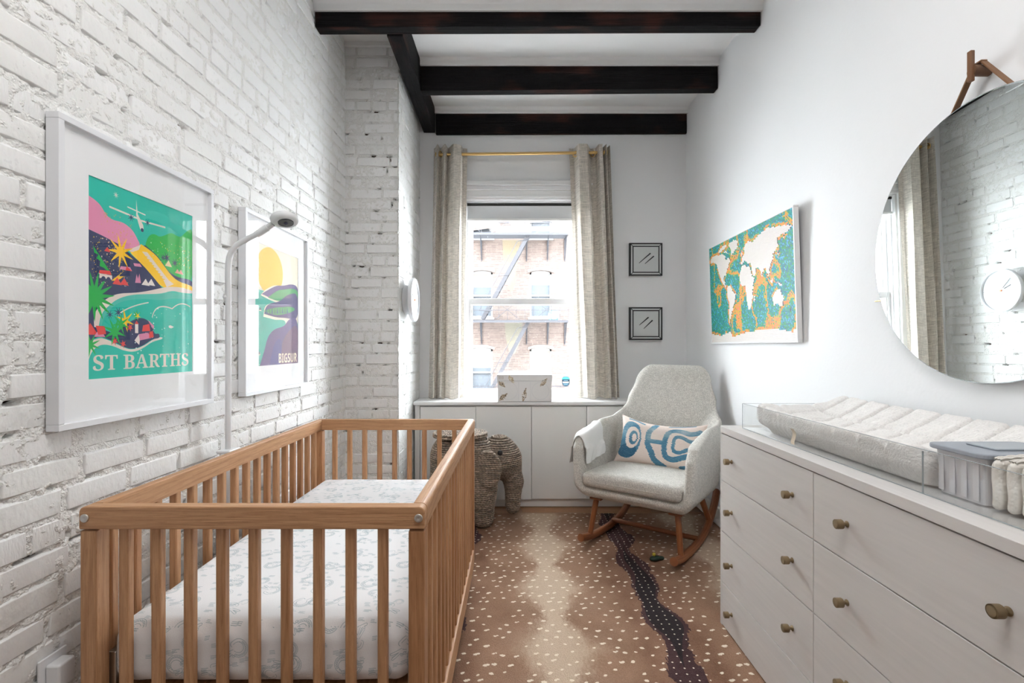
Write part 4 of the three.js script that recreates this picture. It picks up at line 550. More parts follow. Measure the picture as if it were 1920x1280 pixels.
// ---------------------------------------------------------------- carpet
{
  const PX = 0.95, PZ = 1.52, W = 960, H = 1536, XC = 0.165, spots = new Float32Array(W * H); seedTo(88);
  const stamp = (x, z, rx, rz, a) => { const N = 1.0 / 1.28; const cx = x / PX * W, cz = z / PZ * H, R = Math.ceil(Math.max(rx, rz) / PX * W * 1.6); for (let j = -R; j <= R; j++) for (let i = -R; i <= R; i++) { const dx = i / W * PX, dz = j / H * PZ, ca = Math.cos(a), sa = Math.sin(a), p = (dx * ca + dz * sa) / rx, q = (-dx * sa + dz * ca) / rz, d = p * p + q * q + 0.9 * (vnoise((cx + i) * 0.35, (cz + j) * 0.35, 4) - 0.5); if (d < 1) spots[((Math.floor(cz + j) % H + H) % H) * W + ((Math.floor(cx + i) % W + W) % W)] = 1; } };
  const nx = 18, nz = 28;
  for (let r = 0; r < nz; r++) for (let k = 0; k < nx; k++) { const x = (k + 0.5 + (r % 2) * 0.5 + rr(-0.28, 0.28)) / nx * PX, z = (r + 0.5 + rr(-0.3, 0.3)) / nz * PZ, dx = ((x + PX / 2) % PX) - PX / 2; if (Math.abs(dx) < 0.075) continue; if (rnd() < 0.12) continue; const s = rr(0.8, 1.35); stamp(x, z, 0.0078 * s, 0.0056 * s, rr(-0.5, 0.9)); if (rnd() < 0.35) stamp(x + 0.009, z + 0.004, 0.0052 * s, 0.0045 * s, 0); }
  for (const o of [-0.052, -0.017, 0.018, 0.055]) for (let z = 0; z < PZ; z += 0.036) stamp(o + rr(-0.003, 0.003), z + rr(-0.004, 0.004), 0.0036, 0.0036, 0);
  const tex = dataTex(W, H, (u, v) => {
    const x = u * PX, z = v * PZ, dx = ((x + PX / 2) % PX) - PX / 2, jag = 0.014 * (vnoise(x * 180, z * 90, 2) - 0.5) + 0.02 * (fbm(x * 30, z * 20, 5, 2) - 0.5);
    const ph = v * 6.283, wob = 0.014 * Math.sin(ph * 3 + 1), bw = 0.062 + 0.014 * Math.sin(ph * 3) + 0.012 * Math.sin(ph * 5 + 1), e = Math.abs(dx - wob) + jag;
    const gl = x - PX / 2, tri = Math.abs(((v * 3 + 0.15) % 1) - 0.5) * 2, lw = 0.045 + 0.115 * tri, L = clamp(1.0 - (Math.abs(gl) + jag * 2.2) / (lw * 1.5)), halo = clamp(1.1 - (Math.abs(gl) + jag) / (0.19 + 0.05 * Math.cos(ph * 6)));
    const mott = fbm(x * 9, z * 7, 9, 3), fine = vnoise(x * 420, z * 420, 6) - 0.5;
    let c = [0.58, 0.447, 0.355]; c = c.map((q, i) => q + (mott - 0.5) * [0.16, 0.16, 0.16][i]);
    const side = sstep(0.11, 0.2, Math.abs(dx)) ; c = c.map((q, i) => mix(q * [0.90, 0.86, 0.84][i], q, side));
    c = c.map((q, i) => mix(q, [0.645, 0.54, 0.46][i], halo * 0.55)); c = c.map((q, i) => mix(q, [0.81, 0.725, 0.635][i], sm(clamp(L * 1.3)) * 0.85));
    if (e < bw) c = [0.26, 0.155, 0.16].map((q) => q + (mott - 0.5) * 0.08); if (e < bw * 0.62 * (1.5 * vnoise(3, v * 5, 1, 0, 5) - 0.15) + jag) c = [0.12, 0.075, 0.085];
    if (spots[Math.min(H - 1, Math.floor(v * H)) * W + Math.min(W - 1, Math.floor(u * W))]) c = [0.92, 0.87, 0.80];
    return c.map((q) => q + fine * 0.07);
  });
  const bump = dataTex(512, 512, (u, v) => 0.75 * vnoise(u * 250, v * 250, 4, 250, 250) + 0.25 * fbm(u * 20, v * 20, 8, 2, 20, 20), false);
  const x0 = XL + 0.012, x1 = XR - 0.03, z0 = -3.55, z1 = ZB - 0.01, g = rspan(x0, x1, 0.0, 0.0125, z0, z1, 0.004, 2), p = g.attributes.position, uv = g.attributes.uv;
  for (let i = 0; i < p.count; i++) uv.setXY(i, (p.getX(i) - (XC - PX / 2)) / PX, -p.getZ(i) / PZ);
  const r = shade(new THREE.Mesh(g, std({ map: tex, roughness: 1, bumpMap: withRep(bump, 2.2, 3.5), bumpScale: 0.004 }))); r.name = 'carpet'; scene.add(r); tag(r, 'brown antelope-patterned carpet with white flecks and dark maroon stripes', 'carpet');
}
const RUG = 0.0125;
// ---------------------------------------------------------------- rocking chair
const tweed = dataTex(512, 512, (u, v) => { const a = vnoise(u * 170, v * 70, 3, 170, 70), b = vnoise(u * 70, v * 170, 5, 70, 170), c = fbm(u * 12, v * 12, 7, 2, 12, 12), s = 0.785 + 0.17 * (a - 0.5) + 0.17 * (b - 0.5) + 0.05 * (c - 0.5); return [s, s * 0.985, s * 0.955]; });
const tweedBump = dataTex(512, 512, (u, v) => 0.5 * vnoise(u * 150, v * 90, 3, 150, 90) + 0.5 * vnoise(u * 90, v * 150, 5, 90, 150), false);
M.tweed = std({ map: withRep(tweed, 4.2, 4.2), roughness: 0.98, bumpMap: withRep(tweedBump, 4.2, 4.2), bumpScale: 0.001 });
const chairPos = [0.835, RUG + 0.001, -3.085], chairTurn = -0.632;
const lerpTab = (tab, y) => { if (y <= tab[0][0]) return tab[0][1]; for (let i = 1; i < tab.length; i++) if (y <= tab[i][0]) return mix(tab[i - 1][1], tab[i][1], sm((y - tab[i - 1][0]) / (tab[i][0] - tab[i - 1][0])) * 0.5 + 0.5 * (y - tab[i - 1][0]) / (tab[i][0] - tab[i - 1][0])); return tab[tab.length - 1][1]; };
const T_HW = [[0.26, 0.330], [0.36, 0.362], [0.5, 0.372], [0.62, 0.375], [0.72, 0.362], [0.82, 0.325], [0.95, 0.272], [1.08, 0.218]], T_ZB = [[0.26, -0.27], [0.45, -0.325], [0.66, -0.375], [1.08, -0.485]], T_ZF = [[0.26, 0.33], [0.36, 0.352], [0.57, 0.345], [0.64, 0.30], [0.70, 0.06], [0.76, -0.10], [0.86, -0.21], [1.08, -0.36]];
function chairShell(x, y, z) {
  const ax = Math.abs(x), hw = lerpTab(T_HW, y), zb = lerpTab(T_ZB, y), zf = lerpTab(T_ZF, y), zc = (zb + zf) / 2, hd = (zf - zb) / 2, r = Math.min(z < zc ? 0.15 : 0.045, hd * 0.98);
  const qx = ax - hw + r, qz = Math.abs(z - zc) - hd + r, d2 = Math.hypot(Math.max(qx, 0), Math.max(qz, 0)) + Math.min(Math.max(qx, qz), 0) - r;
  const outer = smax(smax(d2, y - 1.075, 0.09), 0.268 - y, 0.11), ri = 0.10, cx = ax - (hw - 0.066 + 0.13 * sstep(0.64, 0.86, y)) + ri, cz = zb + 0.088 - z + ri;
  const cav2 = Math.hypot(Math.max(cx, 0), Math.max(cz, 0)) + Math.min(Math.max(cx, cz), 0) - ri, cav = smax(cav2, 0.355 - y, 0.05);
  return smax(outer, -cav, 0.062) * 0.85;
}
{
  const o = thing('rocking_chair', 'grey tweed rocking armchair with tall back and walnut rockers by the window', 'chair', chairPos, chairTurn);
  const g = netMesh(chairShell, [-0.42, 0.22, -0.54], [0.42, 1.12, 0.40], 0.0098); part(o, 'shell', triUV(g), M.tweed);
  const c = netMesh((x, y, z) => sdBox(x, y - 0.395 - 0.012 * (1 - (x / 0.3) ** 2) * sstep(0.35, 0.43, y), z - 0.055, 0.302 - 0.02 * sstep(0.1, -0.25, z), 0.043, 0.298, 0.036), [-0.34, 0.33, -0.28], [0.34, 0.50, 0.39], 0.0085); const cu = part(o, 'seat_cushion', triUV(c, 1, 0.3, 0.4), M.tweed);
  const seam = []; for (let k = 0; k < 64; k++) { const t = k / 64 * 6.283, cs = Math.cos(t), sn = Math.sin(t), X = 0.300 * Math.sign(cs) * Math.pow(Math.abs(cs), 0.22), Z = 0.298 * Math.sign(sn) * Math.pow(Math.abs(sn), 0.22); seam.push([X, 0.392, 0.055 + Z]); } part(cu, 'piping', tube(seam, 0.0026, 200, 6, true), M.tweed);
  for (const s of [-1, 1]) {
    const x = s * 0.277, R = part(o, 'rocker', tube([[x, 0.060, 0.385], [x, 0.036, 0.27], [x, 0.0235, 0.10], [x, 0.0235, -0.04], [x, 0.045, -0.18], [x, 0.098, -0.31], [x, 0.17, -0.41], [x * 0.99, 0.225, -0.465]], 0.0225, 70, 18), M.walnut);
    part(R, 'end_cap', new THREE.CylinderGeometry(0.0225, 0.0225, 0.006, 24).rotateX(Math.PI / 2 - 0.19).translate(x, 0.0605, 0.386), M.walnut); part(R, 'end_cap', new THREE.SphereGeometry(0.0225, 16, 10).translate(x * 0.99, 0.225, -0.465), M.walnut);
    part(o, 'front_leg', cylBetween([x, 0.04, 0.275], [s * 0.245, 0.30, 0.235], 0.016, 0.0175, 18), M.walnut); part(o, 'rear_leg', cylBetween([x, 0.085, -0.285], [s * 0.235, 0.30, -0.19], 0.018, 0.018, 18), M.walnut);
    part(o, 'leg_plate', rbox(0.075, 0.012, 0.075, 0.003, s * 0.243, 0.268, 0.235), M.walnut);
  }
  part(o, 'stretcher', cylBetween([-0.277, 0.046, -0.045], [0.277, 0.046, -0.045], 0.015, 0.015, 18), M.walnut);
}
{ // lumbar pillow
  const ikat = canvasTex(1024, 560, (c, w, h) => {
    const A = document.createElement('canvas'); A.width = w; A.height = h; const k = A.getContext('2d'); k.fillStyle = '#e3d3ca'; k.fillRect(0, 0, w, h); seedTo(64);
    const B = '#4a7f9c', B2 = '#346684'; const line = (pts, lw, col = B) => { k.strokeStyle = col; k.lineWidth = lw; k.lineJoin = 'round'; k.lineCap = 'round'; k.beginPath(); k.moveTo(...pts[0]); for (let i = 1; i < pts.length - 1; i++) k.quadraticCurveTo(...pts[i], (pts[i][0] + pts[i + 1][0]) / 2, (pts[i][1] + pts[i + 1][1]) / 2); k.lineTo(...pts[pts.length - 1]); k.stroke(); };
    k.fillStyle = B; k.beginPath(); k.ellipse(165, 290, 150, 225, 0, 0, 7); k.fill(); k.fillStyle = B2; k.beginPath(); k.ellipse(150, 430, 130, 80, 0, 0, 7); k.fill(); k.fillStyle = '#e6d6cd'; k.beginPath(); k.ellipse(195, 270, 100, 130, 0, 0, 7); k.fill(); k.fillStyle = B; k.beginPath(); k.ellipse(210, 275, 62, 82, 0, 0, 7); k.fill(); k.fillStyle = '#e6d6cd'; k.beginPath(); k.ellipse(222, 275, 32, 46, 0, 0, 7); k.fill();
    line([[470, 60], [400, 180], [400, 260], [400, 330], [470, 420], [500, 500], [620, 560]], 66); line([[400, 290], [600, 290]], 46); line([[980, 110], [900, 160], [760, 110], [640, 130], [600, 250], [600, 330], [620, 440], [720, 470], [860, 400], [990, 390]], 60); line([[1000, 200], [930, 250], [800, 195], [720, 200], [700, 280], [710, 370], [800, 375], [900, 310], [1000, 300]], 40);
    line([[120, 30], [200, 20], [330, 70]], 26); line([[620, 50], [760, 30], [900, 20]], 24); line([[800, 530], [900, 500], [1000, 540]], 30);
    c.fillStyle = '#e3d3ca'; c.fillRect(0, 0, w, h); for (let y = 0; y < h; y += 5) { const d = (rnd() - 0.5) * 15; c.drawImage(A, 0, y, w, 5, d, y, w, 5); }
    for (let i = 0; i < 60; i++) { c.fillStyle = `rgba(240,232,226,${0.05 + rnd() * 0.10})`; c.beginPath(); c.ellipse(rnd() * w, rnd() * h * 0.5, 40 + rnd() * 90, 20 + rnd() * 40, 0, 0, 7); c.fill(); }
    for (let i = 0; i < 9000; i++) { c.fillStyle = `rgba(255,248,240,${rnd() * 0.24})`; c.fillRect(rnd() * w, rnd() * h, 3 + rnd() * 22, 1.5); }
  });
  const W = 0.555, H = 0.325, T = 0.064;
  const face = (s) => grid(44, 30, (u, v) => { const a = (u * 2 - 1) * s, b = v * 2 - 1, t = T * Math.pow(Math.max(0, (1 - a ** 4) * (1 - b ** 4)), 0.55) * (1 + 0.12 * (fbm(a * 2 + 5, b * 2 + 5, 3, 2) - 0.5)); return [W / 2 * a * (1 - 0.095 * (1 - b * b) * Math.abs(a)), H / 2 * b * (1 - (b > 0 ? 0.30 : 0.08) * (1 - a * a) * Math.abs(b)), s * t]; }, (u, v) => [s > 0 ? u : 1 - u, v]);
  const o = thing('lumbar_pillow', 'blue and blush ikat lumbar pillow leaning on the rocking chair', 'pillow'); const hold = new THREE.Object3D(); hold.position.set(...chairPos); hold.rotation.y = chairTurn; hold.updateMatrixWorld();
  o.position.copy(hold.localToWorld(new THREE.Vector3(0.015, 0.572, -0.115))); o.rotation.set(-0.42, chairTurn + 0.10, -0.05, 'YXZ');
  const m = std({ map: ikat, roughness: 0.95, bumpMap: withRep(linenMap, 2, 1.2), bumpScale: 0.0008 });
  part(o, 'front', face(1), m); part(o, 'back', face(-1), std({ color: lin(0.68, 0.62, 0.56), roughness: 0.95 }));
  // folded muslin on the arm
  const t = thing('burp_cloth', 'white cotton cloth draped over the arm of the rocking chair', 'cloth', chairPos, chairTurn);
  const lim = (q, z) => { const cx = -0.342, cy = 0.560, ang = q; let r = 0.01; const dx = Math.sin(ang), dy = Math.cos(ang); while (r < 0.2 && chairShell(cx + dx * r, cy + dy * r, z) < 0.004) r += 0.003; return [cx + dx * r, cy + dy * r]; };
  const drape = (off) => (u, v) => {              // u along the arm, v across it
    const z = 0.05 + u * 0.245 + 0.02 * (v - 0.3), s = v * 0.42; let x, y; const inn = 0.155, top = 0.13, w = 0.004 * Math.sin(u * 9 + v * 4) + 0.003 * Math.sin(u * 23 + v * 13);
    const a0 = lim(1.25, z), a1 = lim(-1.25, z);
    if (s < inn) { const k = 1 - s / inn; x = a0[0] + 0.006 + w; y = a0[1] - k * (0.075 + 0.03 * (u - 0.3)); } else if (s < inn + top) { const k = (s - inn) / top; [x, y] = lim(mix(1.25, -1.25, k), z); y += w * 0.5; } else { const k = (s - inn - top) / (0.42 - inn - top); x = a1[0] - 0.006 + w - 0.012 * k; y = a1[1] - k * 0.10; }
    const n = s < inn ? [1, 0] : s < inn + top ? [Math.sin(mix(1.25, -1.25, (s - inn) / top)), Math.cos(mix(1.25, -1.25, (s - inn) / top))] : [-1, 0];
    return [x + n[0] * off, y + n[1] * off, z];
  };
  const cloth = std({ color: lin(0.82, 0.82, 0.81), roughness: 0.96, bumpMap: withRep(tweedBump, 1, 1), bumpScale: 0.001, side: THREE.DoubleSide });
  const edge = (e) => grid(e < 2 ? 44 : 26, 1, (s, k) => { const f = drape(k ? 0.008 : 0.0015); return e === 0 ? f(0, s) : e === 1 ? f(1, s) : e === 2 ? f(s, 0) : f(s, 1); });
  part(t, 'cloth', merge([grid(26, 44, drape(0.008)), grid(26, 44, drape(0.0015)), edge(0), edge(1), edge(2), edge(3)]), cloth);
}
// ---------------------------------------------------------------- small toy by the rocker
{ const o = thing('toy', 'small dark green toy with a yellow knob on the carpet by the rocker', 'toy', [0.775, RUG, -2.765], 0.4); const dg = std({ color: lin(0.012, 0.03, 0.02), roughness: 0.6 });
  part(o, 'body', merge([new THREE.SphereGeometry(0.03, 14, 8).scale(1.2, 0.45, 0.7).translate(0, 0.0135, 0), new THREE.SphereGeometry(0.018, 12, 8).scale(1.1, 0.6, 0.8).translate(0.035, 0.011, 0.006)]), dg); part(o, 'knob', new THREE.SphereGeometry(0.010, 12, 8).translate(-0.006, 0.034, -0.004), std({ color: lin(0.45, 0.36, 0.03), roughness: 0.5 })); }
// ---------------------------------------------------------------- wicker elephant
{
  const o = thing('elephant_hamper', 'brown woven wicker elephant basket with a lid, facing the rocking chair', 'basket', [-0.285, RUG, -3.37], 0.10);
  const body = (x, y, z) => { const leg = (lx, lz) => capsule(x, y, z, [lx, 0.06, lz], [lx, 0.26, lz], 0.066, 0.085); let d = sdBox(x + 0.075, y - 0.355, z, 0.212, 0.235, 0.168, 0.13); d = Math.max(d, y - 0.585); for (const [a, b] of [[0.055, 0.085], [0.055, -0.085], [-0.20, 0.085], [-0.20, -0.085]]) d = smin(d, leg(a, b), 0.05); return d; };
  const head = (x, y, z) => { let d = Math.hypot((x - 0.168) / 0.130, (y - 0.440) / 0.142, z / 0.138) - 1; d *= 0.118; d = smin(d, capsule(x, y, z, [0.232, 0.42, 0], [0.268, 0.27, 0], 0.078, 0.056), 0.05); d = smin(d, capsule(x, y, z, [0.268, 0.27, 0], [0.262, 0.10, 0], 0.056, 0.043), 0.03); d = smin(d, capsule(x, y, z, [0.262, 0.10, 0], [0.288, 0.145, 0.0], 0.035, 0.016), 0.02); return d; };
  const ear = (x, y, z) => Math.max(Math.hypot((x - 0.085) / 0.078, (y - 0.405) / 0.115) * 0.09 - 0.09, Math.abs(z - 0.186 - 0.06 * (x - 0.085) / 0.078 * 0.4) - 0.014);
  const wick = dataTex(512, 64, (u, v) => { const a = fbm(u * 60, v * 4, 3, 3, 60, 4), b = fbm(u * 9, v * 2, 8, 2, 9, 2), s = 0.50 + 0.42 * (a - 0.5) + 0.30 * (b - 0.5); return [s * 1.0, s * 0.89, s * 0.79]; });
  const wm = std({ map: withRep(wick, 1.3, 12), roughness: 0.75 }), inner = std({ color: lin(0.25, 0.195, 0.15), roughness: 1 });
  const contour = (f, y, x0, x1, z0, z1, c) => {      // closed loops of f(.,y,.)=0
    const nx = Math.ceil((x1 - x0) / c), nz = Math.ceil((z1 - z0) / c), F = (i, k) => f(x0 + i * c, y, z0 + k * c), V = []; for (let k = 0; k <= nz; k++) { V[k] = []; for (let i = 0; i <= nx; i++) V[k][i] = F(i, k); }
    const pt = new Map(), adj = new Map(), key = (i, k, e) => `${i},${k},${e}`;
    const cross = (i, k, e) => { const K = key(i, k, e); if (!pt.has(K)) { const a = V[k][i], b = e ? V[k + 1][i] : V[k][i + 1], t = a / (a - b); pt.set(K, e ? [x0 + i * c, z0 + (k + t) * c] : [x0 + (i + t) * c, z0 + k * c]); } return K; };
    const link = (a, b) => { (adj.get(a) ?? adj.set(a, []).get(a)).push(b); (adj.get(b) ?? adj.set(b, []).get(b)).push(a); };
    for (let k = 0; k < nz; k++) for (let i = 0; i < nx; i++) { const s = [V[k][i] < 0, V[k][i + 1] < 0, V[k + 1][i + 1] < 0, V[k + 1][i] < 0], e = []; if (s[0] !== s[1]) e.push(cross(i, k, 0)); if (s[1] !== s[2]) e.push(cross(i + 1, k, 1)); if (s[2] !== s[3]) e.push(cross(i, k + 1, 0)); if (s[3] !== s[0]) e.push(cross(i, k, 1)); if (e.length === 2) link(e[0], e[1]); else if (e.length === 4) { link(e[0], e[1]); link(e[2], e[3]); } }
    const loops = [], seen = new Set(); for (const st of adj.keys()) { if (seen.has(st)) continue; const L = []; let cur = st, prev = null; while (cur && !seen.has(cur)) { seen.add(cur); L.push(pt.get(cur)); const n = adj.get(cur).find((q) => q !== prev && !seen.has(q)); prev = cur; cur = n; } if (L.length > 6) loops.push(L); } return loops;
  };
  const rope = (L, y, r, ph) => {                     // two-strand twine round a closed loop; L: [[x,z]] or [[x,y,z]]
    const c = new THREE.CatmullRomCurve3(L.filter((_, i) => i % 2 === 0).map((p) => p.length === 3 ? new THREE.Vector3(...p) : new THREE.Vector3(p[0], y, p[1])), true), len = c.getLength(), tw = Math.max(3, Math.round(len / 0.020)), n = tw * 5, R = 6, P = [], I = [], U = [];
    const up = new THREE.Vector3(0, 1, 0);
    for (let i = 0; i <= n; i++) { const t = (i % n) / n, p = c.getPointAt(t), T = c.getTangentAt(t), S = new THREE.Vector3().crossVectors(T, up).normalize(), B = new THREE.Vector3().crossVectors(S, T).normalize(), a = ph + t * tw * Math.PI; for (let k = 0; k <= R; k++) { const q = k / R * 6.283, rx = r * (1.0 + 0.22 * Math.cos(2 * (q - a))), X = Math.cos(q) * rx, Yy = Math.sin(q) * rx; P.push(p.x + S.x * X + B.x * Yy, p.y + S.y * X + B.y * Yy, p.z + S.z * X + B.z * Yy); U.push(i / n * len + ph, k / R * 0.05 + ph * 0.3); } }
    for (let i = 0; i < n; i++) for (let k = 0; k < R; k++) { const a = i * (R + 1) + k, b = a + R + 1; I.push(a, a + 1, b + 1, a, b + 1, b); }
    const g = new THREE.BufferGeometry(); g.setAttribute('position', new THREE.Float32BufferAttribute(P, 3)); g.setAttribute('uv', new THREE.Float32BufferAttribute(U, 2)); g.setIndex(I); g.computeVertexNormals(); return g;
  };
  seedTo(17);
  const woven = (nm, f, y0, y1, bx) => { const list = []; for (let y = y0; y < y1; y += 0.0128) for (const L of contour(f, y, ...bx, 0.009)) list.push(rope(L, y, 0.0073, rnd() * 3)); return part(o, nm, merge(list), wm); };
  woven('body', (x, y, z) => Math.max(body(x, y, z)), 0.012, 0.585, [-0.42, 0.2, -0.25, 0.25]); part(o, 'body_lining', netMesh((x, y, z) => body(x, y, z) + 0.006, [-0.42, -0.03, -0.25], [0.2, 0.62, 0.25], 0.016), inner);
  woven('head', head, 0.062, 0.575, [0.0, 0.36, -0.2, 0.2]); part(o, 'head_lining', netMesh((x, y, z) => head(x, y, z) + 0.006, [0.02, 0.02, -0.2], [0.36, 0.66, 0.2], 0.014), inner);
  { const list = []; for (let y = 0.576, n = 0; n < 3; n++) { const r = [0.045, 0.026, 0.009][n], L = []; for (let k = 0; k < 24; k++) L.push([0.168 + Math.cos(k / 24 * 6.283) * r, Math.sin(k / 24 * 6.283) * r * 1.1]); list.push(rope(L, y + n * 0.004, 0.0083, n)); } part(o, 'head_crown', merge(list), wm); }
  woven('ear', ear, 0.295, 0.515, [-0.02, 0.2, 0.10, 0.26]); part(o, 'ear_lining', netMesh((x, y, z) => ear(x, y, z) + 0.004, [-0.02, 0.29, 0.12], [0.2, 0.56, 0.24], 0.008), inner);
  { const list = []; for (let n = 0; n < 12; n++) { const r = 0.012 + n * 0.0148, L = []; for (let k = 0; k < 40; k++) { const t = k / 40 * 6.283; L.push([-0.095 + Math.cos(t) * r * 0.98, Math.sin(t) * r * 0.86]); } list.push(rope(L, 0.622 - n * n * 0.00012, 0.0083, n)); } for (let q = 0; q < 2; q++) { const L = []; for (let k = 0; k < 40; k++) { const t = k / 40 * 6.283; L.push([-0.095 + Math.cos(t) * 0.176, Math.sin(t) * 0.154]); } list.push(rope(L, 0.592 + q * 0.0145, 0.0083, q)); } part(o, 'lid', merge(list), wm); part(o, 'lid_lining', new THREE.CylinderGeometry(0.17, 0.17, 0.012, 32).scale(1, 1, 0.86).translate(-0.095, 0.598, 0), inner); }
  for (const s of [1, -1]) part(o, 'eye', new THREE.SphereGeometry(0.0175, 16, 10).scale(1, 1, 0.6).translate(0.166, 0.497, s * 0.140), M.black);
}

// ---------------------------------------------------------------- dresser
const DX = 0.882, DTOP = 0.866;
{
  const grainMap = dataTex(512, 512, (u, v) => { const f = fbm(u * 6, v * 120, 3, 3, 6, 120), c = fbm(u * 3, v * 3, 7, 3, 3, 3), s = 0.85 + 0.035 * (f - 0.5) + 0.03 * (c - 0.5); return [s, s * 0.983, s * 0.972]; });
  M.dresser = std({ map: withRep(grainMap, 1, 1), color: lin(0.97, 0.97, 0.97), roughness: 0.5, bumpMap: withRep(woodBump, 1, 1), bumpScale: 0.0003 });
  const z0 = -2.147, zm = -1.473, z1 = -0.765, o = thing('dresser', 'long off-white dresser with brass knobs along the white wall', 'dresser', [1.12, RUG, -1.456]);
  const L = (x0, x1, y0, y1, za, zb, r = 0.0015) => rspan(x0 - 1.12, x1 - 1.12, y0 - RUG, y1 - RUG, za + 1.456, zb + 1.456, r, 2);
  part(o, 'carcass', L(DX + 0.022, XR - 0.008, 0.03, DTOP - 0.028, z0 + 0.002, z1 - 0.002), M.dresser); part(o, 'plinth', L(DX + 0.03, XR - 0.01, RUG, 0.035, z0 + 0.01, z1 - 0.01), M.dresser);
  { const s = new THREE.Shape(), a = DX - 1.12 - 0.004, b = XR - 0.006 - 1.12, c = z0 + 1.456 - 0.002, d = z1 + 1.456, r = 0.022; s.moveTo(a + r, c); s.lineTo(b, c); s.lineTo(b, d); s.lineTo(a + r, d); s.quadraticCurveTo(a, d, a, d - r); s.lineTo(a, c + r); s.quadraticCurveTo(a, c, a + r, c);
    const g = clean(new THREE.ExtrudeGeometry(s, { depth: 0.0255, bevelEnabled: true, bevelThickness: 0.0012, bevelSize: 0.0012, bevelOffset: -0.0012, bevelSegments: 2, curveSegments: 8 })); g.rotateX(Math.PI / 2); part(o, 'top', boxUV(g, 1, 0, 0, 2), M.dresser, [0, DTOP - RUG - 0.0012, 0]); }
  part(o, 'end_panel', L(DX + 0.001, XR - 0.008, 0.013, DTOP - 0.0275, z0, z0 + 0.016), M.dresser);
  const ys = [0.8355, 0.634, 0.417, 0.200, 0.018];
  const knob = new THREE.LatheGeometry([[0, 0.002], [0.0095, 0.002], [0.0098, 0.0005], [0.0118, 0.0], [0.0125, 0.001], [0.0125, -0.015], [0.0115, -0.0165], [0.006, -0.017], [0.0048, -0.019], [0.0048, -0.026], [0.0085, -0.028], [0.0085, -0.030]].map((q) => new THREE.Vector2(q[0], q[1] + 0.030)), 24).rotateZ(Math.PI / 2);
  for (let r = 0; r < 4; r++) for (const [za, zb, ks] of [[z0 + 0.0165, zm, [-2.03, -1.584]], [zm, z1, [-1.322, -0.888]]]) {
    const d = part(o, 'drawer', L(DX, DX + 0.02, ys[r + 1] + 0.0016, ys[r] - 0.0016, za + 0.0016, zb - 0.0016, 0.0012), M.dresser);
    for (const kz of ks) part(d, 'knob', knob, M.knob, [DX - 1.12, (ys[r] + ys[r + 1]) / 2 - RUG, kz + 1.456]);
  }
}
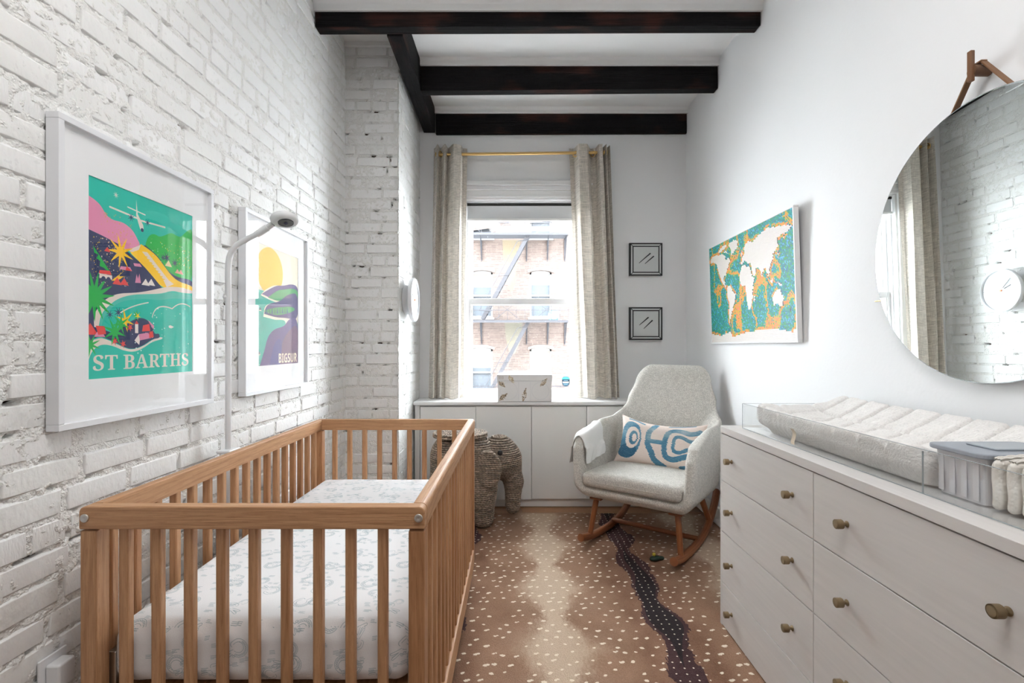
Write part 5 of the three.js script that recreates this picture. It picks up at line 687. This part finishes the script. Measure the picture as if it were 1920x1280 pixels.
// ---------------------------------------------------------------- acrylic tray and what it holds
{
  const ac = phys({ color: lin(0.985, 0.99, 0.99), roughness: 0.03, transmission: 1, thickness: 0, ior: 1.49 }), ed = phys({ color: lin(0.50, 0.55, 0.57), roughness: 0.15, transmission: 0.45, thickness: 0 });
  const x0 = 0.941, x1 = 1.338, z0 = -2.064, z1 = -0.80, h = 0.102, o = thing('acrylic_tray', 'clear acrylic tray with divider lying on the dresser', 'tray', [(x0 + x1) / 2, DTOP + 0.0015, (z0 + z1) / 2]);
  const cx = (x0 + x1) / 2, cz = (z0 + z1) / 2, P = (nm, a, b, y0, y1, c, d, m = ac) => part(o, nm, span(a - cx, b - cx, y0, y1, c - cz, d - cz), m), t = 0.004;
  P('front_panel', x0, x0 + t, 0.0, h, z0, z1); P('back_panel', x1 - t, x1, 0.0, h, z0, z1); P('end_panel', x0 + t, x1 - t, 0, h, z0, z0 + t); P('end_panel', x0 + t, x1 - t, 0, h, z1 - t, z1); P('divider', x0 + t, x1 - t, 0.0, h - 0.004, -1.155, -1.151); P('bottom_panel', x0 + t, x1 - t, 0, 0.003, z0 + t, z1 - t);
  P('edge', x0 - 0.0003, x0 + t, h, h + 0.0008, z0, z1, ed); P('edge', x1 - t, x1, h, h + 0.0008, z0, z1, ed); P('edge', x0, x1, h, h + 0.0008, z0, z0 + t, ed); P('edge', x0 - 0.0006, x0 + 0.001, 0, h, z0 - 0.0004, z0 + 0.001, ed); P('edge', x0 - 0.0006, x0 + 0.0004, 0, 0.002, z0, z1, ed); P('edge', x0 + 0.0035, x0 + 0.0045, 0, h - 0.004, -1.1552, -1.1508, ed);
  // changing pad
  const p = thing('changing_pad', 'contoured changing pad in a white quilted cover inside the acrylic tray', 'changing pad', [1.142, DTOP + 0.0047, -1.595]);
  const hx = 0.184, hz = 0.418, top = (x, z) => { const u = (x + hx) / (2 * hx), side = 0.055 + 0.052 * Math.pow(Math.max(0, 1 - u / 0.42), 1.6) + 0.088 * Math.pow(Math.max(0, (u - 0.40) / 0.60), 1.5), far = Math.pow(clamp((-z - 0.14) / 0.28), 1.8) * 0.052 + Math.pow(clamp((z - 0.30) / 0.12), 2) * 0.02; const q = (z * 9.4 + 0.25 + 0.10 * Math.sin(x * 9)) , f = Math.abs(q - Math.round(q)), qx = (x + 0.08) / 0.13, fx = Math.abs(qx - Math.round(qx)); return Math.max(side, 0.055 + far) + 0.25 * Math.min(side - 0.055, far) - 0.020 * Math.exp(-f * f * 330) - 0.012 * Math.exp(-fx * fx * 430) + 0.0075 * (fbm(x * 30 + 3, z * 60 + 8, 3, 3) - 0.5); };
  const g = netMesh((x, y, z) => { const gat = 0.0045 * Math.sin(z * 150 + 3 * Math.sin(z * 31)) * sstep(0.10, 0.01, y) * sstep(-0.05, -0.3, z), wr = 0.006 * (fbm(z * 18 + 5, y * 24, x * 12, 3) - 0.5); const r = 0.05, qx = Math.abs(x) - hx + r + 0.03 * sstep(0.05, 0, y) + gat + wr, qz = Math.abs(z) - hz + r + 0.05 * sstep(0.06, 0, y) * (z < 0 ? 1 : 0.1) + wr, d2 = Math.hypot(Math.max(qx, 0), Math.max(qz, 0)) + Math.min(Math.max(qx, qz), 0) - r; return smax(smax(d2, (y - top(x, z)) * 0.85, 0.022), -y, 0.01); }, [-0.215, -0.012, -0.45], [0.215, 0.17, 0.45], 0.0062);
  const padTex = dataTex(512, 512, (u, v) => { const gx = u * 40, gy = v * 40, dx = gx - Math.floor(gx) - 0.5, dy = gy - Math.floor(gy) - 0.5, f = fbm(u * 60, v * 60, 4, 2, 60, 60), s = 0.93 + 0.04 * (f - 0.5), k = dx * dx + dy * dy < 0.014 ? 0.95 : 1; return [s * k, s * k * 0.99, s * k * 0.98]; });
  const cover = part(p, 'cover', triUV(g), std({ map: withRep(padTex, 1.8, 1.8), roughness: 0.95, bumpMap: withRep(bumpFine, 4, 4), bumpScale: 0.0025 }));
  part(cover, 'strap', grid(10, 3, (u, v) => [-hx - 0.012 + 0.006 * Math.sin(u * 5), 0.055 - u * 0.05, -0.12 + v * 0.022 + u * 0.018], (u, v) => [u * 0.1, v * 0.03]), std({ color: lin(0.66, 0.55, 0.42), roughness: 0.8, side: THREE.DoubleSide }));
  // wipes container
  const w = thing('wipes_box', 'ribbed frosted white container with grey lid inside the acrylic tray', 'container', [1.085, DTOP + 0.0047, -1.108]);
  const fr = phys({ color: lin(0.86, 0.86, 0.89), roughness: 0.35, transmission: 0.25, thickness: 0 }), grey = std({ color: lin(0.34, 0.37, 0.42), roughness: 0.4 });
  { const s = new THREE.Shape(), a = 0.100, b = 0.064, r = 0.018; s.moveTo(-a + r, -b); s.lineTo(a - r, -b); s.quadraticCurveTo(a, -b, a, -b + r); s.lineTo(a, b - r); s.quadraticCurveTo(a, b, a - r, b); s.lineTo(-a + r, b); s.quadraticCurveTo(-a, b, -a, b - r); s.lineTo(-a, -b + r); s.quadraticCurveTo(-a, -b, -a + r, -b);
    const ex = clean(new THREE.ExtrudeGeometry(s, { depth: 0.1, bevelEnabled: false, curveSegments: 6 })); ex.rotateX(-Math.PI / 2); const q = ex.attributes.position; for (let i = 0; i < q.count; i++) { const k = 0.92 + 0.8 * q.getY(i); q.setX(i, q.getX(i) * k); q.setZ(i, q.getZ(i) * k); } ex.computeVertexNormals(); part(w, 'tub', ex, fr);
    for (let k = 0; k < 4; k++) part(w, 'rib', rbox(0.0018, 0.086, 0.014, 0.0008, -0.0985, 0.05, -0.043 + k * 0.029), fr); part(w, 'wipe_stack', rbox(0.16, 0.075, 0.10, 0.01, 0, 0.042, 0), M.paper);
    const l2 = clean(new THREE.ExtrudeGeometry(s, { depth: 0.006, bevelEnabled: true, bevelThickness: 0.003, bevelSize: 0.004, bevelSegments: 3, curveSegments: 6 })); l2.rotateX(-Math.PI / 2); l2.scale(1.07, 1, 1.09); part(w, 'lid', l2, grey, [0, 0.103, 0], [0, 0, 0]); part(w, 'lid_flap', rbox(0.12, 0.005, 0.075, 0.0024, 0.012, 0.1145, 0), std({ color: lin(0.42, 0.46, 0.50), roughness: 0.4 })); }
  // diapers standing in a row
  const dm = std({ color: lin(0.80, 0.77, 0.72), roughness: 0.95, bumpMap: withRep(bumpFine, 2, 2), bumpScale: 0.002 }); let proto = null; seedTo(19);
  for (let k = 0; k < 8; k++) {
    let d; if (!proto) { d = proto = thing('diaper', 'folded white diaper standing in a row inside the acrylic tray', 'diaper', [0, 0, 0], 0, 'diapers standing in the acrylic tray');
      const wv = (u, s) => 0.0018 * Math.sin(u * 22) ; const gg = netMesh((x, y, z) => sdBox(x, y - 0.053 - 0.006 * Math.cos(x * 22), z - 0.002 * Math.sin(y * 60) - wv(x + y, 0), 0.078, 0.052, 0.0108, 0.0105), [-0.1, -0.012, -0.024], [0.1, 0.13, 0.024], 0.005); part(d, 'folded_pad', triUV(gg), dm); const fr2 = []; for (let q = 0; q < 3; q++) { const pt = []; for (let i = 0; i < 14; i++) pt.push([-0.072 + i * 0.011, 0.106 + 0.006 * Math.cos((-0.072 + i * 0.011) * 22) + 0.0018 * (i % 2), -0.006 + q * 0.006]); fr2.push(tube(pt, 0.0022, 40, 5)); } part(d, 'ruffle', merge(fr2), dm);
    } else { d = proto.clone(); d.name = numbered('diaper'); scene.add(d); }
    d.position.set(1.063 + rr(-0.004, 0.006), DTOP + 0.0052, -1.018 + k * 0.0262); d.rotation.set(0, rr(-0.03, 0.03), 0);
  }
}
// ---------------------------------------------------------------- round mirror
{
  const R = 0.410, o = thing('round_mirror', 'large frameless round mirror hung by a leather strap on the white wall', 'mirror', [XR - 0.026, 1.513, -1.425], -Math.PI / 2); o.rotation.order = 'YXZ'; o.rotation.x = 0.016;       // leans out a little at the top; local z faces the room
  part(o, 'mirror_glass', new THREE.CylinderGeometry(R - 0.0012, R - 0.0012, 0.005, 128).rotateX(Math.PI / 2).translate(0, 0, 0.003), std({ color: lin(0.86, 0.895, 0.885), metalness: 1, roughness: 0.0 }));
  part(o, 'polished_edge', new THREE.TorusGeometry(R, 0.0022, 8, 160).translate(0, 0, 0.0034), std({ color: lin(0.5, 0.54, 0.55), metalness: 0.8, roughness: 0.2 }));
  part(o, 'backing', new THREE.CylinderGeometry(R - 0.13, R - 0.13, 0.012, 96).rotateX(Math.PI / 2).translate(0, 0, -0.008), M.dark);
  M.pegWood = oakMat(oak2, [0.42, 0.40, 0.38]); const lea = std({ color: lin(0.21, 0.105, 0.05), roughness: 0.6, bumpMap: withRep(bumpFine, 3, 3), bumpScale: 0.0006 });
  // strap: from the peg down to both sides of the mirror; local x runs away from the eye
  const py = 0.505, sw = 0.0045; const st = (s) => { const A = new THREE.Vector3(s * 0.014, py, -0.004), B = new THREE.Vector3(s * 0.165, 0.298, -0.011), d = B.clone().sub(A), g = new RoundedBoxGeometry(0.0055, d.length(), 0.018, 2, 0.0018); g.applyQuaternion(new THREE.Quaternion().setFromUnitVectors(new THREE.Vector3(0, -1, 0), d.normalize())); g.translate((A.x + B.x) / 2, (A.y + B.y) / 2, (A.z + B.z) / 2); part(o, 'strap', boxUV(clean(g)), lea); }; st(1); st(-1);
  part(o, 'strap_bend', rbox(0.034, 0.0055, 0.019, 0.0025, 0, py + 0.003, -0.004), lea);
  const pg = thing('wall_peg', 'wooden peg on the white wall holding the mirror strap', 'peg', [XR - 0.002, 1.513 + py - 0.018, -1.425], -Math.PI / 2);
  part(pg, 'dowel', new THREE.CylinderGeometry(0.0155, 0.0155, 0.05, 20).rotateX(Math.PI / 2).translate(0, 0, 0.025), M.pegWood); part(pg, 'front_plate', boxUV(clean(new RoundedBoxGeometry(0.014, 0.088, 0.012, 2, 0.002)), 1, 0, 0, 1).translate(0, 0.012, 0.052), M.pegWood);
  const ct = thing('mirror_clip', 'small brass clip at the edge of the round mirror', 'clip', [XR - 0.02, 1.375, -1.823], -Math.PI / 2); part(ct, 'bar', rbox(0.034, 0.0045, 0.007, 0.0018, -0.004, 0, 0.006), M.brass); part(ct, 'back_plate', rbox(0.012, 0.012, 0.016, 0.002, 0.012, 0, -0.006), M.brass);
}
// ---------------------------------------------------------------- stud mosaic world map
{
  const W = 1.04, H = 0.652, o = thing('map_mosaic', 'white framed world map mosaic of small round studs on the white wall', 'wall art', [XR - 0.003, 1.226, -2.866], -Math.PI / 2); o.rotation.set(0, -Math.PI / 2, 0);
  const tilt = new THREE.Group(); o.rotation.order = 'YXZ'; o.rotation.x = 0.034;        // hangs a little forward at the top
  const F = (nm, ...a) => part(o, nm, rspan(...a, 0.002, 1), M.whiteTrim), d = 0.026, f = 0.009; F('frame_rail', -W / 2, W / 2, 0, f, 0, d); F('frame_rail', -W / 2, W / 2, H - f, H, 0, d); F('frame_stile', -W / 2, -W / 2 + f, f, H - f, 0, d); F('frame_stile', W / 2 - f, W / 2, f, H - f, 0, d);
  part(o, 'base_plate', span(-W / 2 + f, W / 2 - f, f, H - f, 0.002, 0.018), std({ color: lin(0.30, 0.31, 0.31), roughness: 0.6 }));
  const land = [
    [[-168, 66], [-156, 71], [-128, 70], [-95, 68], [-82, 62], [-78, 55], [-66, 59], [-56, 52], [-66, 45], [-74, 40], [-81, 31], [-80, 25], [-84, 30], [-97, 27], [-97, 20], [-88, 21], [-84, 11], [-78, 8], [-85, 9], [-96, 15], [-106, 22], [-115, 31], [-124, 42], [-130, 54], [-150, 60], [-165, 60]], [[-78, 8], [-70, 12], [-60, 9], [-50, 1], [-35, -6], [-39, -17], [-48, -26], [-58, -36], [-65, -42], [-68, -54], [-74, -50], [-73, -36], [-70, -18], [-80, -6], [-78, 2]], [[-52, 60], [-40, 62], [-20, 70], [-18, 80], [-40, 83], [-65, 80], [-54, 70]],
    [[-17, 15], [-16, 22], [-10, 30], [-5, 36], [10, 37], [20, 32], [33, 31], [37, 22], [43, 12], [51, 12], [42, -2], [40, -14], [33, -27], [26, -34], [18, -34], [12, -18], [9, 4], [-8, 5], [-14, 10]], [[-9, 37], [-9, 43], [-1, 44], [-4, 48], [8, 54], [10, 58], [6, 60], [14, 67], [28, 71], [45, 67], [70, 73], [105, 77], [140, 73], [170, 69], [190, 66], [178, 62], [162, 58], [156, 52], [160, 61], [140, 58], [138, 53], [142, 48], [130, 42], [127, 36], [121, 40], [121, 30], [110, 20], [106, 10], [100, 14], [103, 2], [98, 10], [92, 22], [80, 14], [77, 8], [72, 20], [66, 25], [57, 26], [58, 20], [45, 13], [38, 24], [35, 35], [27, 37], [22, 37], [18, 40], [12, 44], [16, 38], [8, 44], [0, 38]],
    [[114, -22], [122, -17], [130, -12], [136, -12], [141, -12], [146, -19], [153, -27], [150, -37], [140, -38], [131, -32], [116, -35]], [[44, -16], [50, -16], [47, -25], [44, -24]], [[130, 31], [136, 35], [141, 38], [144, 44], [140, 36], [133, 33]], [[-6, 51], [1, 52], [-3, 58], [-6, 57]], [[96, 5], [104, -2], [106, -6], [101, -2]], [[109, 1], [117, 6], [118, -2], [112, -3]], [[131, -1], [145, -5], [150, -10], [140, -8]], [[167, -46], [174, -40], [178, -38], [174, -42], [170, -46]], [[-180, -68], [-120, -73], [-65, -66], [-60, -76], [0, -70], [60, -67], [110, -66], [160, -70], [190, -75], [190, -90], [-180, -90]], [[-24, 65], [-14, 66], [-18, 63]], [[-84, 23], [-75, 20], [-78, 22]], [[-120, 72], [-90, 75], [-70, 80], [-90, 82], [-115, 77]], [[-90, 70], [-70, 66], [-65, 63], [-80, 73]]];
  const cols = 128, rows = 80, inside = (x, y, P) => { let c = false; for (let i = 0, j = P.length - 1; i < P.length; j = i++) if ((P[i][1] > y) !== (P[j][1] > y) && x < (P[j][0] - P[i][0]) * (y - P[i][1]) / (P[j][1] - P[i][1]) + P[i][0]) c = !c; return c; };
  const isLand = (c, r) => { const lon = -172 + (c + 0.5) / cols * 362, lat = 88 - (r + 0.5) / rows * 172; return land.some((P) => inside(lon, lat, P) || (P[0][0] < 0 && inside(lon - 360, lat, P))); };
  const stud = new THREE.CylinderGeometry(0.0039, 0.0039, 0.005, 8).rotateX(Math.PI / 2); const im = new THREE.InstancedMesh(stud, std({ color: 0xffffff, roughness: 0.5 }), cols * rows); im.name = 'studs'; im.userData.kind = 'stuff'; shade(im);
  seedTo(3); const m4 = new THREE.Matrix4(), pw = (W - 2 * f) / cols, ph = (H - 2 * f) / rows, C = (h) => new THREE.Color(h), pal = { teal: C('#0f8f8a'), dteal: C('#0f7d95'), blue: C('#48b6dc'), green: C('#27a05c'), lime: C('#c9b63a'), or: C('#f29a2e'), cor: C('#ef8a6a'), white: C('#efe9e4'), blk: C('#22242a'), aqua: C('#18a69c') };
  const L = []; for (let r = 0; r < rows; r++) { L[r] = []; for (let c = 0; c < cols; c++) L[r][c] = isLand(c, r); }
  for (let r = 0; r < rows; r++) for (let c = 0; c < cols; c++) {
    const q = r * cols + c; m4.makeTranslation(-W / 2 + f + (c + 0.5) * pw, H - f - (r + 0.5) * ph, 0.0195); im.setMatrixAt(q, m4); let k;
    if (L[r][c]) { const shore = (c + 1 < cols && !L[r][c + 1]) && rnd() < 0.6 && r < 74; k = shore ? pal.blk : pal.white; }
    else { const n = fbm(c * 0.07 + 3, r * 0.07 + 9, 5, 3), ridge = Math.abs(fbm(c * 0.06, r * 0.045, 12, 2) - 0.5), nearLand = [[0, 2], [2, 0], [-2, 0], [0, -2]].some(([a, b]) => L[r + a]?.[c + b]), t = rnd(); if (ridge < 0.034 || (nearLand && n > 0.52)) k = t < 0.5 ? pal.or : t < 0.65 ? pal.cor : t < 0.85 ? pal.lime : pal.green; else if (ridge < 0.06) k = t < 0.25 ? pal.lime : t < 0.55 ? pal.green : pal.aqua; else k = t < 0.30 ? pal.teal : t < 0.50 ? pal.dteal : t < 0.62 ? pal.blue : t < 0.82 ? pal.aqua : pal.green; }
    im.setColorAt(q, k);
  }
  o.add(im);
}

// ---------------------------------------------------------------- added fill light under the ceiling, out of view, to brighten the room
{
  const LW = 1.1, LD = 0.8, ly = Y(1.905) - 0.055, lz = -0.6, o = thing('added_fill_light', 'large flat white fill light panel added under the ceiling, out of view', 'fill_light', [0.12, ly, lz]);
  part(o, 'housing', rspan(-LW / 2 - 0.02, LW / 2 + 0.02, 0.0, 0.055, -LD / 2 - 0.02, LD / 2 + 0.02, 0.008), M.whiteTrim);
  part(o, 'fill_panel', rspan(-LW / 2, LW / 2, -0.006, 0.004, -LD / 2, LD / 2, 0.003), std({ color: lin(0.8, 0.8, 0.8), emissive: lin(1, 0.97, 0.93), emissiveIntensity: 1.5, roughness: 0.8 }));  // glowing face of the added fill light, not a known fixture
  const L = new THREE.RectAreaLight(lin(1, 0.985, 0.97), 5.3, LW, LD); L.position.set(0.12, ly - 0.012, lz); L.lookAt(0.12, ly - 2, lz); scene.add(L);
}

renderer.render(scene, camera);
